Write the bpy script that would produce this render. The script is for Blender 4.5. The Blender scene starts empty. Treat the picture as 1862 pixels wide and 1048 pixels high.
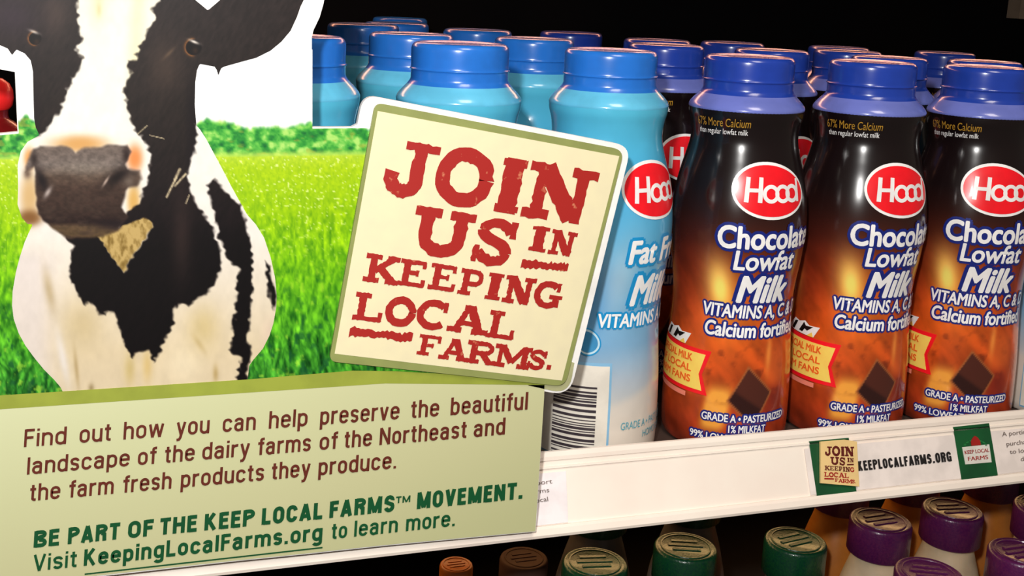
import bpy, bmesh, math, random
import numpy as np
from mathutils import Matrix, Vector

# ------------------------------------------------------------------ camera, world, lights, exposure
SC = bpy.context.scene
COL = SC.collection
YAW, PIT, ROL = math.radians(20.196), math.radians(9.369), math.radians(3.448)
FPX, CX, CY = 2042.4, 931.0, 333.3
CAM = np.array([0.0, -0.474, 0.212])
fwd = np.array([math.sin(YAW)*math.cos(PIT), math.cos(YAW)*math.cos(PIT), -math.sin(PIT)])
rgt = np.array([math.cos(YAW), -math.sin(YAW), 0.0])
upv = np.cross(rgt, fwd)
RX = math.cos(ROL)*rgt + math.sin(ROL)*upv
UX = -math.sin(ROL)*rgt + math.cos(ROL)*upv
cd = bpy.data.cameras.new('camera')
cd.sensor_width = 36.0
cd.lens = FPX/1862*36.0
cd.shift_y = (CY-524.0)/1862.0
cd.clip_start = 0.01
cam = bpy.data.objects.new('camera', cd)
COL.objects.link(cam)
M4 = Matrix(((RX[0], UX[0], -fwd[0], CAM[0]), (RX[1], UX[1], -fwd[1], CAM[1]),
             (RX[2], UX[2], -fwd[2], CAM[2]), (0, 0, 0, 1)))
cam.matrix_world = M4
SC.camera = cam

w = bpy.data.worlds.new('store_light')
SC.world = w
w.use_nodes = True
w.node_tree.nodes['Background'].inputs[0].default_value = (1.0, 0.86, 0.72, 1)
w.node_tree.nodes['Background'].inputs[1].default_value = 0.10

def lamp(name, loc, target, power, size, color=(1, 1, 1), size_y=None):
    l = bpy.data.lights.new(name, 'AREA')
    l.energy = power
    l.color = color
    l.size = size
    if size_y:
        l.shape = 'RECTANGLE'
        l.size_y = size_y
    else:
        l.shape = 'DISK'
    o = bpy.data.objects.new(name, l)
    COL.objects.link(o)
    d = Vector(target) - Vector(loc)
    o.location = loc
    o.rotation_euler = d.to_track_quat('-Z', 'Y').to_euler()
    return o

# the camera's own flash, up and to the left of the lens
lamp('camera_flash', (-0.05, -0.485, 0.285), (0.17, 0.0, 0.11), 2.45, 0.022, (1.0, 0.98, 0.95))
# ceiling lights of the shop aisle behind the photographer
lamp('aisle_lamp', (0.1, -1.1, 1.5), (0.25, 0.0, 0.1), 17.0, 0.5, (1.0, 0.88, 0.76), 0.9)
# strip lamps of the cooler, one over each shelf
lamp('cooler_lamp', (0.40, 0.43, 0.35), (0.36, 0.0, 0.17), 1.6, 1.2, (1.0, 0.42, 0.24), 0.03)
lamp('lower_cooler_lamp', (0.35, 0.20, -0.022), (0.37, 0.03, -0.13), 0.55, 1.0, (1.0, 0.60, 0.24), 0.03)

SC.view_settings.view_transform = 'Standard'
SC.view_settings.look = 'None'
SC.view_settings.gamma = 1.0
SC.view_settings.use_curve_mapping = False
SC.view_settings.exposure = 0.0

rng = np.random.default_rng(7)
random.seed(7)

# ------------------------------------------------------------------ photo geometry: pixel -> point on a real plane
def ray(px, py):
    px = np.asarray(px, float); py = np.asarray(py, float)
    a = (px-CX)/FPX; b = (py-CY)/FPX
    return a[..., None]*RX - b[..., None]*UX + fwd

YS = -0.0575                      # printed face of the sign
def on_y(px, py, y):
    r = ray(px, py)
    return CAM + r*((y-CAM[1])/r[..., 1])[..., None]
def sign_pt(px, py, off=0.0):
    p = on_y(px, py, YS); p = p.copy(); p[..., 1] -= off
    return p
RT = np.array([0.0, -0.0390, 0.0145]); RB = np.array([0.0, -0.0535, -0.0185])   # shelf rail, top and bottom of its face
_rd = RB-RT
RN = np.array([0.0, _rd[2], -_rd[1]]); RN = RN/np.linalg.norm(RN)
if RN[1] > 0: RN = -RN
def rail_pt(px, py, off=0.0):
    r = ray(px, py)
    t = ((RT-CAM)@RN)/(r@RN)
    return CAM + r*t[..., None] + RN*off

# ------------------------------------------------------------------ materials
def lin(c, k=1.0):
    c = np.asarray(c, float)/255.0
    l = np.where(c <= 0.04045, c/12.92, ((c+0.055)/1.055)**2.4)
    return np.clip(l*k, 0, 1)
MATS = {}
def mat(name, rgb, rough=0.5, k=1.0, spec=0.5, noise=None, metal=0.0, bump=None, coat=0.0, sss=0.0, trans=0.0):
    if name in MATS: return MATS[name]
    m = bpy.data.materials.new(name); m.use_nodes = True
    nt = m.node_tree; b = nt.nodes['Principled BSDF']
    c = lin(rgb, k)
    b.inputs['Roughness'].default_value = rough
    b.inputs['Specular IOR Level'].default_value = spec
    b.inputs['Metallic'].default_value = metal
    b.inputs['Coat Weight'].default_value = coat
    b.inputs['Coat Roughness'].default_value = 0.08
    b.inputs['Transmission Weight'].default_value = trans
    if sss:
        b.inputs['Subsurface Weight'].default_value = sss
        b.inputs['Subsurface Radius'].default_value = (0.01, 0.006, 0.003)
        b.inputs['Subsurface Scale'].default_value = 0.5
    tc = nt.nodes.new('ShaderNodeTexCoord')
    nz = nt.nodes.new('ShaderNodeTexNoise')
    nt.links.new(tc.outputs['Object'], nz.inputs['Vector'])
    sc_, rgb2, lo, hi = noise if noise else (90.0, tuple(np.asarray(rgb)*0.94), 0.4, 0.65)
    nz.inputs['Scale'].default_value = sc_
    nz.inputs['Detail'].default_value = 4
    rp = nt.nodes.new('ShaderNodeValToRGB')
    rp.color_ramp.elements[0].position = lo; rp.color_ramp.elements[1].position = hi
    rp.color_ramp.elements[0].color = (*c, 1)
    rp.color_ramp.elements[1].color = (*lin(rgb2, k), 1)
    nt.links.new(nz.outputs['Fac'], rp.inputs['Fac'])
    nt.links.new(rp.outputs['Color'], b.inputs['Base Color'])
    if bump:
        n2 = nt.nodes.new('ShaderNodeTexNoise'); n2.inputs['Scale'].default_value = bump[0]
        nt.links.new(tc.outputs['Object'], n2.inputs['Vector'])
        bp = nt.nodes.new('ShaderNodeBump'); bp.inputs['Strength'].default_value = bump[1]
        bp.inputs['Distance'].default_value = 0.001
        nt.links.new(n2.outputs['Fac'], bp.inputs['Height'])
        nt.links.new(bp.outputs['Normal'], b.inputs['Normal'])
    MATS[name] = m
    return m
def vmat(name, rough=0.5, spec=0.5, coat=0.0):
    """printed surface: its picture is stored on the mesh"""
    if name in MATS: return MATS[name]
    m = bpy.data.materials.new(name); m.use_nodes = True
    nt = m.node_tree; b = nt.nodes['Principled BSDF']
    a = nt.nodes.new('ShaderNodeAttribute'); a.attribute_name = 'print'
    nt.links.new(a.outputs['Color'], b.inputs['Base Color'])
    b.inputs['Roughness'].default_value = rough
    b.inputs['Specular IOR Level'].default_value = spec
    b.inputs['Coat Weight'].default_value = coat
    b.inputs['Coat Roughness'].default_value = 0.06
    MATS[name] = m
    return m

# ------------------------------------------------------------------ object helpers
def obj(name, V, F, mats, parent=None, col=None, mi=None, smooth=False, loc=None):
    me = bpy.data.meshes.new(name)
    V = np.asarray(V, float)
    if loc is not None: V = V - np.asarray(loc)
    me.from_pydata(V.tolist(), [], [tuple(int(i) for i in f) for f in F])
    for m in (mats if isinstance(mats, (list, tuple)) else [mats]): me.materials.append(m)
    if mi is not None: me.polygons.foreach_set('material_index', np.asarray(mi, dtype=np.int32))
    if smooth: me.polygons.foreach_set('use_smooth', np.ones(len(me.polygons), dtype=bool))
    if col is not None:
        at = me.color_attributes.new('print', 'FLOAT_COLOR', 'POINT')
        c4 = np.ones((len(V), 4)); c4[:, :3] = col
        at.data.foreach_set('color', c4.astype(np.float32).ravel())
    me.update()
    o = bpy.data.objects.new(name, me); COL.objects.link(o)
    if loc is not None: o.location = loc
    if parent is not None: o.parent = parent
    return o
def tag(o, label, cat, group=None):
    o['label'] = label; o['category'] = cat
    if group: o['group'] = group
    return o
def thing(name, label, cat, loc=(0, 0, 0), group=None):
    o = bpy.data.objects.new(name, None); COL.objects.link(o); o.location = loc
    o.empty_display_size = 0.02
    return tag(o, label, cat, group)
def struct(o):
    o['kind'] = 'structure'; return o
def copy_tree(o, parent=None):
    c = o.copy(); COL.objects.link(c)
    if parent is not None: c.parent = parent
    for ch in list(o.children): copy_tree(ch, c)
    return c
class MB:
    def __init__(s): s.V = []; s.F = []; s.M = []; s.n = 0
    def add(s, V, F, m=0):
        s.V.append(np.asarray(V, float)); s.F += [tuple(int(i)+s.n for i in f) for f in F]; s.M += [m]*len(F); s.n += len(V)
    def box(s, lo, hi, m=0):
        x0, y0, z0 = lo; x1, y1, z1 = hi
        V = [(x0,y0,z0),(x1,y0,z0),(x1,y1,z0),(x0,y1,z0),(x0,y0,z1),(x1,y0,z1),(x1,y1,z1),(x0,y1,z1)]
        s.add(V, [(0,3,2,1),(4,5,6,7),(0,1,5,4),(1,2,6,5),(2,3,7,6),(3,0,4,7)], m)
    def build(s, name, mats, parent=None, smooth=False, loc=None):
        return obj(name, np.concatenate(s.V), s.F, mats, parent, mi=s.M, smooth=smooth, loc=loc)
def lathe(prof, n=64):
    """prof: list of (r, z); closed at poles when r == 0"""
    V = []; F = []; rings = []
    for r, z in prof:
        if r <= 1e-9:
            rings.append([len(V)]); V.append((0, 0, z))
        else:
            rings.append(list(range(len(V), len(V)+n)))
            for k in range(n):
                a = 2*math.pi*k/n; V.append((r*math.sin(a), -r*math.cos(a), z))
    for a, b in zip(rings[:-1], rings[1:]):
        for k in range(n):
            k2 = (k+1) % n
            if len(a) == 1: F.append((a[0], b[k2], b[k]))
            elif len(b) == 1: F.append((a[k], a[k2], b[0]))
            else: F.append((a[k], a[k2], b[k2], b[k]))
    return np.array(V), F
def smooth_prof(pts, sub=4):
    """Catmull-Rom resample of a profile"""
    P = np.array(pts, float); out = []
    for i in range(len(P)-1):
        p0 = P[max(i-1, 0)]; p1 = P[i]; p2 = P[i+1]; p3 = P[min(i+2, len(P)-1)]
        for t in np.arange(sub)/sub:
            out.append(0.5*((2*p1)+(-p0+p2)*t+(2*p0-5*p1+4*p2-p3)*t*t+(-p0+3*p1-3*p2+p3)*t**3))
    out.append(P[-1]); return np.array(out)

# ------------------------------------------------------------------ painter helpers (prints)
_H = rng.random((256, 256))
def noise(x, y):
    xi = np.floor(x).astype(int); yi = np.floor(y).astype(int)
    fx = x-xi; fy = y-yi; fx = fx*fx*(3-2*fx); fy = fy*fy*(3-2*fy)
    g = lambda a, b: _H[a & 255, b & 255]
    return (g(xi, yi)*(1-fx)+g(xi+1, yi)*fx)*(1-fy)+(g(xi, yi+1)*(1-fx)+g(xi+1, yi+1)*fx)*fy
def fbm(x, y, o=4):
    s = 0; a = 0.5; n = 0
    for i in range(o):
        s = s+a*noise(x*2**i+17*i, y*2**i+31*i); n += a; a *= 0.5
    return s/n
def sdf(poly, x, y):
    """signed distance, positive inside"""
    P = np.asarray(poly, float); d = np.full(x.shape, 1e18); ins = np.zeros(x.shape, bool)
    for i in range(len(P)):
        a = P[i]; b = P[(i+1) % len(P)]; e = b-a
        wx = x-a[0]; wy = y-a[1]
        t = np.clip((wx*e[0]+wy*e[1])/max(e@e, 1e-9), 0, 1)
        d = np.minimum(d, (wx-e[0]*t)**2+(wy-e[1]*t)**2)
        c = ((a[1] > y) != (b[1] > y))
        with np.errstate(divide='ignore', invalid='ignore'):
            c &= x < (e[0]*(y-a[1])/(e[1] if e[1] else 1e-9)+a[0])
        ins ^= c
    d = np.sqrt(d)
    return np.where(ins, d, -d)
def nearest(poly, x, y):
    P = np.asarray(poly, float); best = np.full(x.shape, 1e18); bx = x.copy(); by = y.copy()
    for i in range(len(P)):
        a = P[i]; b = P[(i+1) % len(P)]; e = b-a
        t = np.clip(((x-a[0])*e[0]+(y-a[1])*e[1])/max(e@e, 1e-9), 0, 1)
        qx = a[0]+e[0]*t; qy = a[1]+e[1]*t; d = (x-qx)**2+(y-qy)**2
        m = d < best; best = np.where(m, d, best); bx = np.where(m, qx, bx); by = np.where(m, qy, by)
    return bx, by
def sm(a, b, x):
    t = np.clip((x-a)/(b-a), 0, 1); return t*t*(3-2*t)
def mix(c, c2, m):
    return c*(1-m[..., None])+np.asarray(c2, float)*m[..., None]
def ramp(t, stops):
    xs = [s[0] for s in stops]; cs = np.array([s[1] for s in stops], float)
    return np.stack([np.interp(t, xs, cs[:, i]) for i in range(3)], -1)
def raster(name, poly, step, paint, off, material, parent, k=1.0, snap=True):
    P = np.asarray(poly, float)
    x0, y0 = P.min(0)-step; x1, y1 = P.max(0)+step
    nx = int((x1-x0)/step)+2; ny = int((y1-y0)/step)+2
    X, Y = np.meshgrid(x0+np.arange(nx)*step, y0+np.arange(ny)*step)
    S = sdf(P, X, Y); ins = S > 0
    cell = ins[:-1, :-1] | ins[1:, :-1] | ins[:-1, 1:] | ins[1:, 1:]
    use = np.zeros(ins.shape, bool)
    use[:-1, :-1] |= cell; use[1:, :-1] |= cell; use[:-1, 1:] |= cell; use[1:, 1:] |= cell
    out = use & ~ins
    bx, by = nearest(P, X[out], Y[out]); X[out] = bx; Y[out] = by
    idx = -np.ones(ins.shape, int); idx[use] = np.arange(use.sum())
    cy, cx = np.nonzero(cell)
    F = np.stack([idx[cy, cx], idx[cy+1, cx], idx[cy+1, cx+1], idx[cy, cx+1]], 1)
    xs = X[use]; ys = Y[use]
    c = lin(np.clip(paint(xs, ys), 0, 255), k)
    return obj(name, sign_pt(xs, ys, off), F, material, parent, col=c)

# ------------------------------------------------------------------ lettering
_TX = {}
def glyphs(s, bold=0.0, shear=0.0, fine=False):
    key = (s, bold, shear, fine)
    if key in _TX: return _TX[key]
    c = bpy.data.curves.new('lettering', 'FONT'); c.body = s; c.offset = bold; c.shear = shear; c.resolution_u = 4
    o = bpy.data.objects.new('lettering', c); COL.objects.link(o)
    dg = bpy.context.evaluated_depsgraph_get()
    me = bpy.data.meshes.new_from_object(o.evaluated_get(dg))
    if fine:              # short edges, so that lettering follows a curved bottle
        bm = bmesh.new(); bm.from_mesh(me)
        for _ in range(4):
            long = [e for e in bm.edges if e.calc_length() > .16]
            if not long: break
            bmesh.ops.subdivide_edges(bm, edges=long, cuts=1)
            bmesh.ops.triangulate(bm, faces=[f for f in bm.faces if len(f.verts) > 3])
        bm.to_mesh(me); bm.free()
    V = np.array([v.co[:2] for v in me.vertices]); F = [tuple(p.vertices) for p in me.polygons]
    bpy.data.objects.remove(o); bpy.data.curves.remove(c); bpy.data.meshes.remove(me)
    _TX[key] = (V, F); return V, F
CAPH = 0.729
_LAY = [0]
def lift():
    """tiny rising step so that overlapping ink strokes never lie in one plane"""
    _LAY[0] = (_LAY[0]+1) % 60
    return _LAY[0]*2.0e-6
def text_px(s, a, b, cap, up=None, bold=0.0, shear=0.0):
    """lettering fitted between baseline pixels a and b, cap height in pixels -> (pixel xy, faces)"""
    V, F = glyphs(s, bold, shear)
    x0 = V[:, 0].min(); x1 = V[:, 0].max()
    a = np.array(a, float); b = np.array(b, float)
    u = (V[:, 0]-x0)/(x1-x0); v = V[:, 1]/CAPH*cap
    up = np.array(up if up else (0.06, -1.0))
    return a+u[:, None]*(b-a)+v[:, None]*up, F
def el(cx, cy, rx, ry, a0, a1, n=10):
    return [(cx+rx*math.cos(math.radians(a0+(a1-a0)*i/n)), cy+ry*math.sin(math.radians(a0+(a1-a0)*i/n))) for i in range(n+1)]
def sans(ch, h, k):
    """centre lines of a condensed grotesque letter; h = half stem in x units, k = half stem in y units; unit = cap height"""
    X = .75
    def stad(x0, y0, x1, y1, ry):
        cx = (x0+x1)/2; rx = (x1-x0)/2
        return el(cx, y1-ry, rx, ry, 0, 180)+el(cx, y0+ry, rx, ry, 180, 360)+[(x1, y1-ry)]
    W = .46
    def bowl(W=.46, y0=0, y1=X): return stad(h, y0+k, W-h, y1-k, .20)
    def arch(x0, x1, top, r=.19): return [(x0, top-.30)]+el((x0+x1)/2, top-k-r, (x1-x0)/2, r, 180, 0)+[(x1, 0)]
    L = lambda *p: list(p)
    g = {
     'a': ([[(h+.01, .54)]+el(.22, X-k-.13, .22-h, .13, 170, 0)[1:]+[(.44-h, 0)], [(.44-h, .44), (.30, .42)]+el(.22, .22+.02, .22-h, .19, 95, 270)+[(.30, k+.01), (.44-h, .15)]], .47),
     'b': ([[(h, 0), (h, 1)], bowl()], W), 'd': ([[(W-h, 0), (W-h, 1)], bowl()], W),
     'c': ([el(.23, X-k-.19, .23-h, .19, 8, 180)+el(.23, k+.19, .23-h, .19, 180, 352)], .45),
     'e': ([[(h, .40), (W-h, .40), (W-h, X-k-.19)]+el(.23, X-k-.19, .23-h, .19, 0, 180)+el(.23, k+.19, .23-h, .19, 180, 345)], W),
     'f': ([[(.15, 0), (.15, .82)]+el(.15+.12, .86, .12, .14-k, 180, 90)+[(.31, 1-k)], [(0, X-k), (.30, X-k)]], .29),
     'g': ([bowl(), [(W-h, X), (W-h, -.10)]+el(.23, -.10, .23-h, .16-k*.5, 0, -165)], W),
     'h': ([[(h, 0), (h, 1)], arch(h, W-h, X)], W), 'n': ([[(h, 0), (h, X)], arch(h, W-h, X)], W),
     'i': ([[(h, 0), (h, X)], [(h, 1-2*k), (h, 1)]], 2*h), 'l': ([[(h, 0), (h, 1)]], 2*h),
     'm': ([[(h, 0), (h, X)], arch(h, .37, X), arch(.37, .74-h, X)], .74),
     'o': ([bowl()], W), 'p': ([[(h, -.27), (h, X)], bowl()], W),
     'r': ([[(h, 0), (h, X)], [(h, X-.28)]+el(.30, X-k-.17, .30-h, .17, 180, 90)+[(.31, X-k)]], .31),
     's': ([[(.41-h, .55)]+el(.205, X-k-.13, .205-h, .13, 15, 180)+[(.10, .42), (.32, .33)]+el(.205, k+.14, .205-h, .14, 25, -165)], .41),
     't': ([[(.13, .94), (.13, .14)]+el(.13+.10, .14, .10, .14-k, 180, 270)+[(.28, k)], [(0, X-k), (.27, X-k)]], .28),
     'u': ([[(W-h, 0), (W-h, X)], [(h, X), (h, k+.19)]+el(.23, k+.19, .23-h, .19, 180, 360)+[(W-h, .34)]], W),
     'v': ([[(h*.9, X), (.22, 0)], [(.44-h*.9, X), (.22, 0)]], .44),
     'w': ([[(h*.9, X), (.18, 0)], [(.34, X), (.18, 0)], [(.34, X), (.50, 0)], [(.68-h*.9, X), (.50, 0)]], .68),
     'y': ([[(h*.9, X), (.23, .03)], [(.45-h*.9, X), (.20, -.14), (.14, -.24), (.03, -.25)]], .45),
     'A': ([[(h*.9, 0), (.28, 1)], [(.56-h*.9, 0), (.28, 1)], [(.12, .27), (.44, .27)]], .56),
     'B': ([[(h, 0), (h, 1)], [(h, 1-k), (.30, 1-k)]+el(.30, .765, .19-h*.6, .235-k, 90, -90)+[(h, .53)], [(h, .53), (.30, .53)]+el(.30, .265, .21-h*.6, .265-k, 90, -90)+[(h, k)]], .52),
     'C': ([el(.26, 1-k-.24, .26-h, .24, 5, 180)+el(.26, k+.24, .26-h, .24, 180, 355)], .51),
     'E': ([[(h, 0), (h, 1)], [(h, k), (.43, k)], [(h, 1-k), (.42, 1-k)], [(h, .53), (.39, .53)]], .43),
     'F': ([[(h, 0), (h, 1)], [(h, 1-k), (.42, 1-k)], [(h, .52), (.38, .52)]], .42),
     'G': ([el(.27, 1-k-.24, .27-h, .24, 5, 180)+el(.27, k+.24, .27-h, .24, 180, 360), [(.27, .46), (.54-h*.2, .46)], [(.54-h, 0), (.54-h, .50)]], .54),
     'H': ([[(h, 0), (h, 1)], [(.53-h, 0), (.53-h, 1)], [(h, .53), (.53-h, .53)]], .53),
     'K': ([[(h, 0), (h, 1)], [(h, .36), (.50-h, 1)], [(.20, .56), (.54-h, 0)]], .54),
     'L': ([[(h, 0), (h, 1)], [(h, k), (.42, k)]], .42),
     'M': ([[(h, 0), (h, 1)], [(.68-h, 0), (.68-h, 1)], [(h, 1), (.34, .06)], [(.68-h, 1), (.34, .06)]], .68),
     'N': ([[(h, 0), (h, 1)], [(.55-h, 0), (.55-h, 1)], [(h, .98), (.55-h, .02)]], .55),
     'O': ([stad(h, k, .53-h, 1-k, .24)], .53),
     'P': ([[(h, 0), (h, 1)], [(h, 1-k), (.27, 1-k)]+el(.27, .73, .22-h*.6, .27-k, 90, -90)+[(h, .46)]], .50),
     'R': ([[(h, 0), (h, 1)], [(h, 1-k), (.28, 1-k)]+el(.28, .74, .22-h*.6, .26-k, 90, -90)+[(h, .48)], [(.28, .48), (.40, .40), (.50-h, 0)]], .53),
     'S': ([[(.48-h, .70)]+el(.25, 1-k-.20, .24-h, .20, 10, 180)+[(.10, .60), (.38, .44)]+el(.25, k+.21, .25-h, .21, 25, -168)], .50),
     'T': ([[(.235, 0), (.235, 1)], [(0, 1-k), (.47, 1-k)]], .47),
     'V': ([[(h*.9, 1), (.26, 0)], [(.52-h*.9, 1), (.26, 0)]], .52),
     '.': ([[(h*1.1, 0), (h*1.1, 2.2*k)]], 2.2*h), ' ': ([], .22),
    }
    return g[ch]
def ribbon(P, wd):
    P = np.array(P, float)
    keep = [0]+[i for i in range(1, len(P)) if np.hypot(*(P[i]-P[i-1])) > 1e-4]; P = P[keep]
    D = np.diff(P, axis=0); D /= np.linalg.norm(D, axis=1)[:, None]
    N = np.stack([-D[:, 1], D[:, 0]], 1)
    closed = len(P) > 4 and np.hypot(*(P[0]-P[-1])) < 0.02*wd+1e-6
    n = len(P); O = np.zeros((n, 2))
    for i in range(n):
        a = N[i-1] if i > 0 else (N[-1] if closed else N[0])
        b = N[i] if i < n-1 else (N[0] if closed else N[-1])
        m = a+b; m = m/(np.linalg.norm(m)+1e-9); O[i] = m/max(m@b, .55)
    A = P+O*wd/2; B = P-O*wd/2
    return np.concatenate([A, B]), [(i, i+1, i+1+n, i+n) for i in range(n-1)]
def sans_word(mb, s, a, b, cap, wpx, place, up=(0.06, -1.0), m=0):
    """condensed lettering between baseline pixels a and b; wpx = stem width in pixels; place: (pixel x, y, lift) -> point"""
    a = np.array(a, float); b = np.array(b, float); L = np.hypot(*(b-a)); e = (b-a)/L; up = np.array(up)
    gap = .105+0.0
    nat = sum(sans(c, .07, .06)[1] for c in s)+gap*(len(s)-1)
    xs = L/nat
    for _ in range(3):
        h = wpx/2/xs; nat = sum(sans(c, h, wpx*.86/2/cap)[1] for c in s)+gap*(len(s)-1); xs = L/nat
    x = 0.0
    for c in s:
        strokes, w = sans(c, h, wpx*.86/2/cap)
        for p in strokes:
            q = np.array(p, float); q = np.stack([(q[:, 0]+x)*xs, q[:, 1]*cap], 1)
            V, F = ribbon(q, wpx if len(p) > 1 else wpx)
            P = a+V[:, :1]*e+V[:, 1:]*up
            mb.add(place(P[:, 0], P[:, 1], lift()), F, m)
        x += w+gap

# ================================================================== THE COOLER (setting)
black = mat('cooler_black', (9, 8, 9), 0.6)
wb = MB(); wb.box((-0.7, 0.5, -0.5), (1.6, 0.52, 0.7)); struct(wb.build('wall_back', mat('cooler_back', (6, 5, 6), 0.8, spec=0.1, noise=(3.0, (20, 13, 11), 0.45, 0.7))))
wb = MB(); wb.box((-0.72, -0.05, -0.5), (-0.70, 0.52, 0.7)); struct(wb.build('wall_left', black))
wb = MB(); wb.box((1.6, -0.05, -0.5), (1.62, 0.52, 0.7)); struct(wb.build('wall_right', black))
wb = MB(); wb.box((-0.72, -0.05, 0.36), (1.62, 0.5, 0.38)); struct(wb.build('ceiling', black))
wb = MB(); wb.box((-0.72, -0.2, -0.262), (1.62, 0.5, -0.240)); struct(wb.build('floor', mat('cooler_floor', (52, 44, 42), 0.5)))
wb = MB(); wb.box((0.914, 0.482, 0.222), (1.05, 0.5, 0.358)); struct(wb.build('trim_1', mat('upright_beige', (150, 130, 110), 0.5)))

# ------------------------------------------------------------------ the shelf with its price rail
XL, XR = -0.32, 0.95
shelf = thing('cooler_shelf', 'cooler shelf the milk bottles stand on, hidden behind the white price rail', 'shelf', (0.2, 0.2, 0.0))
railw = mat('rail_white', (250, 240, 228), 0.35, noise=(30.0, (246, 232, 220), 0.35, 0.7))
sb = MB(); sb.box((XL, -0.036, -0.012), (XR, 0.47, 0.0)); sb.build('shelf_panel', mat('shelf_steel', (70, 56, 50), 0.5), None, loc=(0.2, 0.2, 0)).parent = shelf
shelf.children[0].location = (0, 0, 0)
def rail_profile():
    e = (RB-RT); L = np.linalg.norm(e); e = e/L
    pts = []
    def P(s, o): q = RT+e*s*L+RN*o; pts.append((q[1], q[2]))
    # front face from the top lip down: rolled lip, groove, flat channel, bottom lip
    P(-0.01, -0.0030); P(-0.015, 0.0); P(0.0, 0.0012); P(0.06, 0.0014); P(0.105, 0.0010); P(0.11, 0.0002); P(0.17, 0.0001); P(0.175, 0.0006); P(0.20, 0.0006); P(0.205, -0.0004)
    P(0.86, -0.0004); P(0.865, 0.0008); P(0.90, 0.0016); P(0.97, 0.0016); P(1.0, 0.0008); P(1.0, -0.0030)
    return pts
pr = rail_profile(); n = len(pr)
V = [(XL, y, z) for y, z in pr]+[(XR, y, z) for y, z in pr]
F = [(i, i+n, (i+1) % n+n, (i+1) % n) for i in range(n)]+[tuple(range(n)), tuple(range(2*n-1, n-1, -1))]
o = obj('price_rail', np.array(V), F, railw, None, loc=(0.3, -0.046, -0.002))
tag(o, 'white slanted price rail along the front edge of the milk shelf', 'price rail')

# ------------------------------------------------------------------ printed paper strips in the rail
def rail_quad(mb, pts, off, m=0, th=0.0003):
    P = np.array(pts, float); n = len(P)
    A = rail_pt(P[:, 0], P[:, 1], off); B = rail_pt(P[:, 0], P[:, 1], off-th)
    mb.add(np.concatenate([A, B]), [tuple(range(n))]+[(i, i+n, (i+1) % n+n, (i+1) % n) for i in range(n)]+[tuple(range(2*n-1, n-1, -1))], m)
def rail_text(mb, s, a, b, cap, off, m=0, bold=0.0, up=(-0.16, -1.0)):
    q, F = text_px(s, a, b, cap, up)
    for dx in ((-1, 0, 1) if bold else (0,)): mb.add(rail_pt(q[:, 0]+dx*bold*cap, q[:, 1], off+lift()), F, m)
paper = mat('strip_paper', (243, 232, 226), 0.6)
ink = mat('strip_ink', (22, 18, 18), 0.6)
grn = mat('tag_green', (10, 70, 36), 0.5, noise=(60.0, (14, 88, 44), 0.4, 0.7))
tan = mat('tag_cream', (238, 205, 140), 0.5)
dred = mat('tag_maroon', (96, 22, 14), 0.5)
red2 = mat('tag_red', (165, 30, 24), 0.5)
def yline(px, frac):      # pixel row of the rail face at column px
    t = 824.7-0.0870*(px-985); b = 1048-0.1160*(px-402); return t+(b-t)*frac
st = thing('price_strip', 'paper strip in the rail reading KEEPLOCALFARMS.ORG between two green tags', 'price strip', tuple(rail_pt(np.array(1660.), np.array(850.))))
base = st.location
mb = MB(); rail_quad(mb, [(1462, yline(1462, .235)), (1474, yline(1474, .84)), (1990, yline(1990, .84)), (1980, yline(1980, .235))], 0.0002)
mb.build('paper', paper, st, loc=base).location = (0, 0, 0)
mb = MB(); rail_quad(mb, [(1470, 803), (1485, 905), (1556.5, 896.5), (1542, 796.5)], 0.0006); mb.build('green_square', grn, st, loc=base).location = (0, 0, 0)
mb = MB(); rail_quad(mb, [(1732, 777), (1747.6, 873), (1813, 864.6), (1797, 770)], 0.0006)
gs = mb.build('green_square', grn, st, loc=base); gs.location = (0, 0, 0)
mb = MB(); rail_quad(mb, [(1747.6, 813.6), (1753.5, 845), (1801, 841), (1796.5, 808.5)], 0.0009, 0)
for k in range(7):      # little hedge arc and barn above the sign board
    a0 = math.pi*(0.05+k*0.13); r0 = 22
    cx, cy = 1771.5, 812
    p = [(cx+r0*math.cos(a)*1.0, cy-r0*0.62*math.sin(a)+1.5) for a in (a0, a0+0.34)]
    q = [(cx+(r0-3.5)*math.cos(a), cy-(r0-3.5)*0.62*math.sin(a)+1.5) for a in (a0+0.34, a0)]
    rail_quad(mb, (p+q)[::-1], 0.0009, 1)
rail_quad(mb, [(1763, 803), (1764, 811), (1781, 810), (1779.5, 802), (1775, 796), (1770, 793), (1766, 797)], 0.0011, 2)
rail_text(mb, 'KEEP LOCAL', (1752, 826.5), (1796, 822), 7.0, 0.0012, 2, 0.02)
rail_text(mb, 'FARMS', (1758, 838.5), (1794, 835), 7.5, 0.0012, 2, 0.02)
mb.build('farm_emblem', [mat('emblem_white', (226, 224, 215), 0.5), mat('emblem_green', (30, 120, 60), 0.5), red2], st, loc=base).location = (0, 0, 0)
mb = MB(); sans_word(mb, 'KEEPLOCALFARMS.ORG', (1560, 857), (1729.5, 839), 17.5, 3.6, lambda px, py, z: rail_pt(px, py, .0006+z), (-0.16, -1.0))
mb.build('address_lettering', ink, st, loc=base).location = (0, 0, 0)
mb = MB()
for s, x, y, wd in (('A portion of your', 1821, 794, 92), ('purchase goes', 1829, 811.5, 74), ('to local', 1835, 826, 40), ('dairy farms', 1855, 839, 60)):
    rail_text(mb, s, (x, y), (x+wd, y-wd*0.112), 8.5, 0.0006, 1)
mb.build('small_lettering', [ink, mat('strip_ink_grey', (110, 95, 88), 0.6)], st, loc=base).location = (0, 0, 0)

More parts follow.
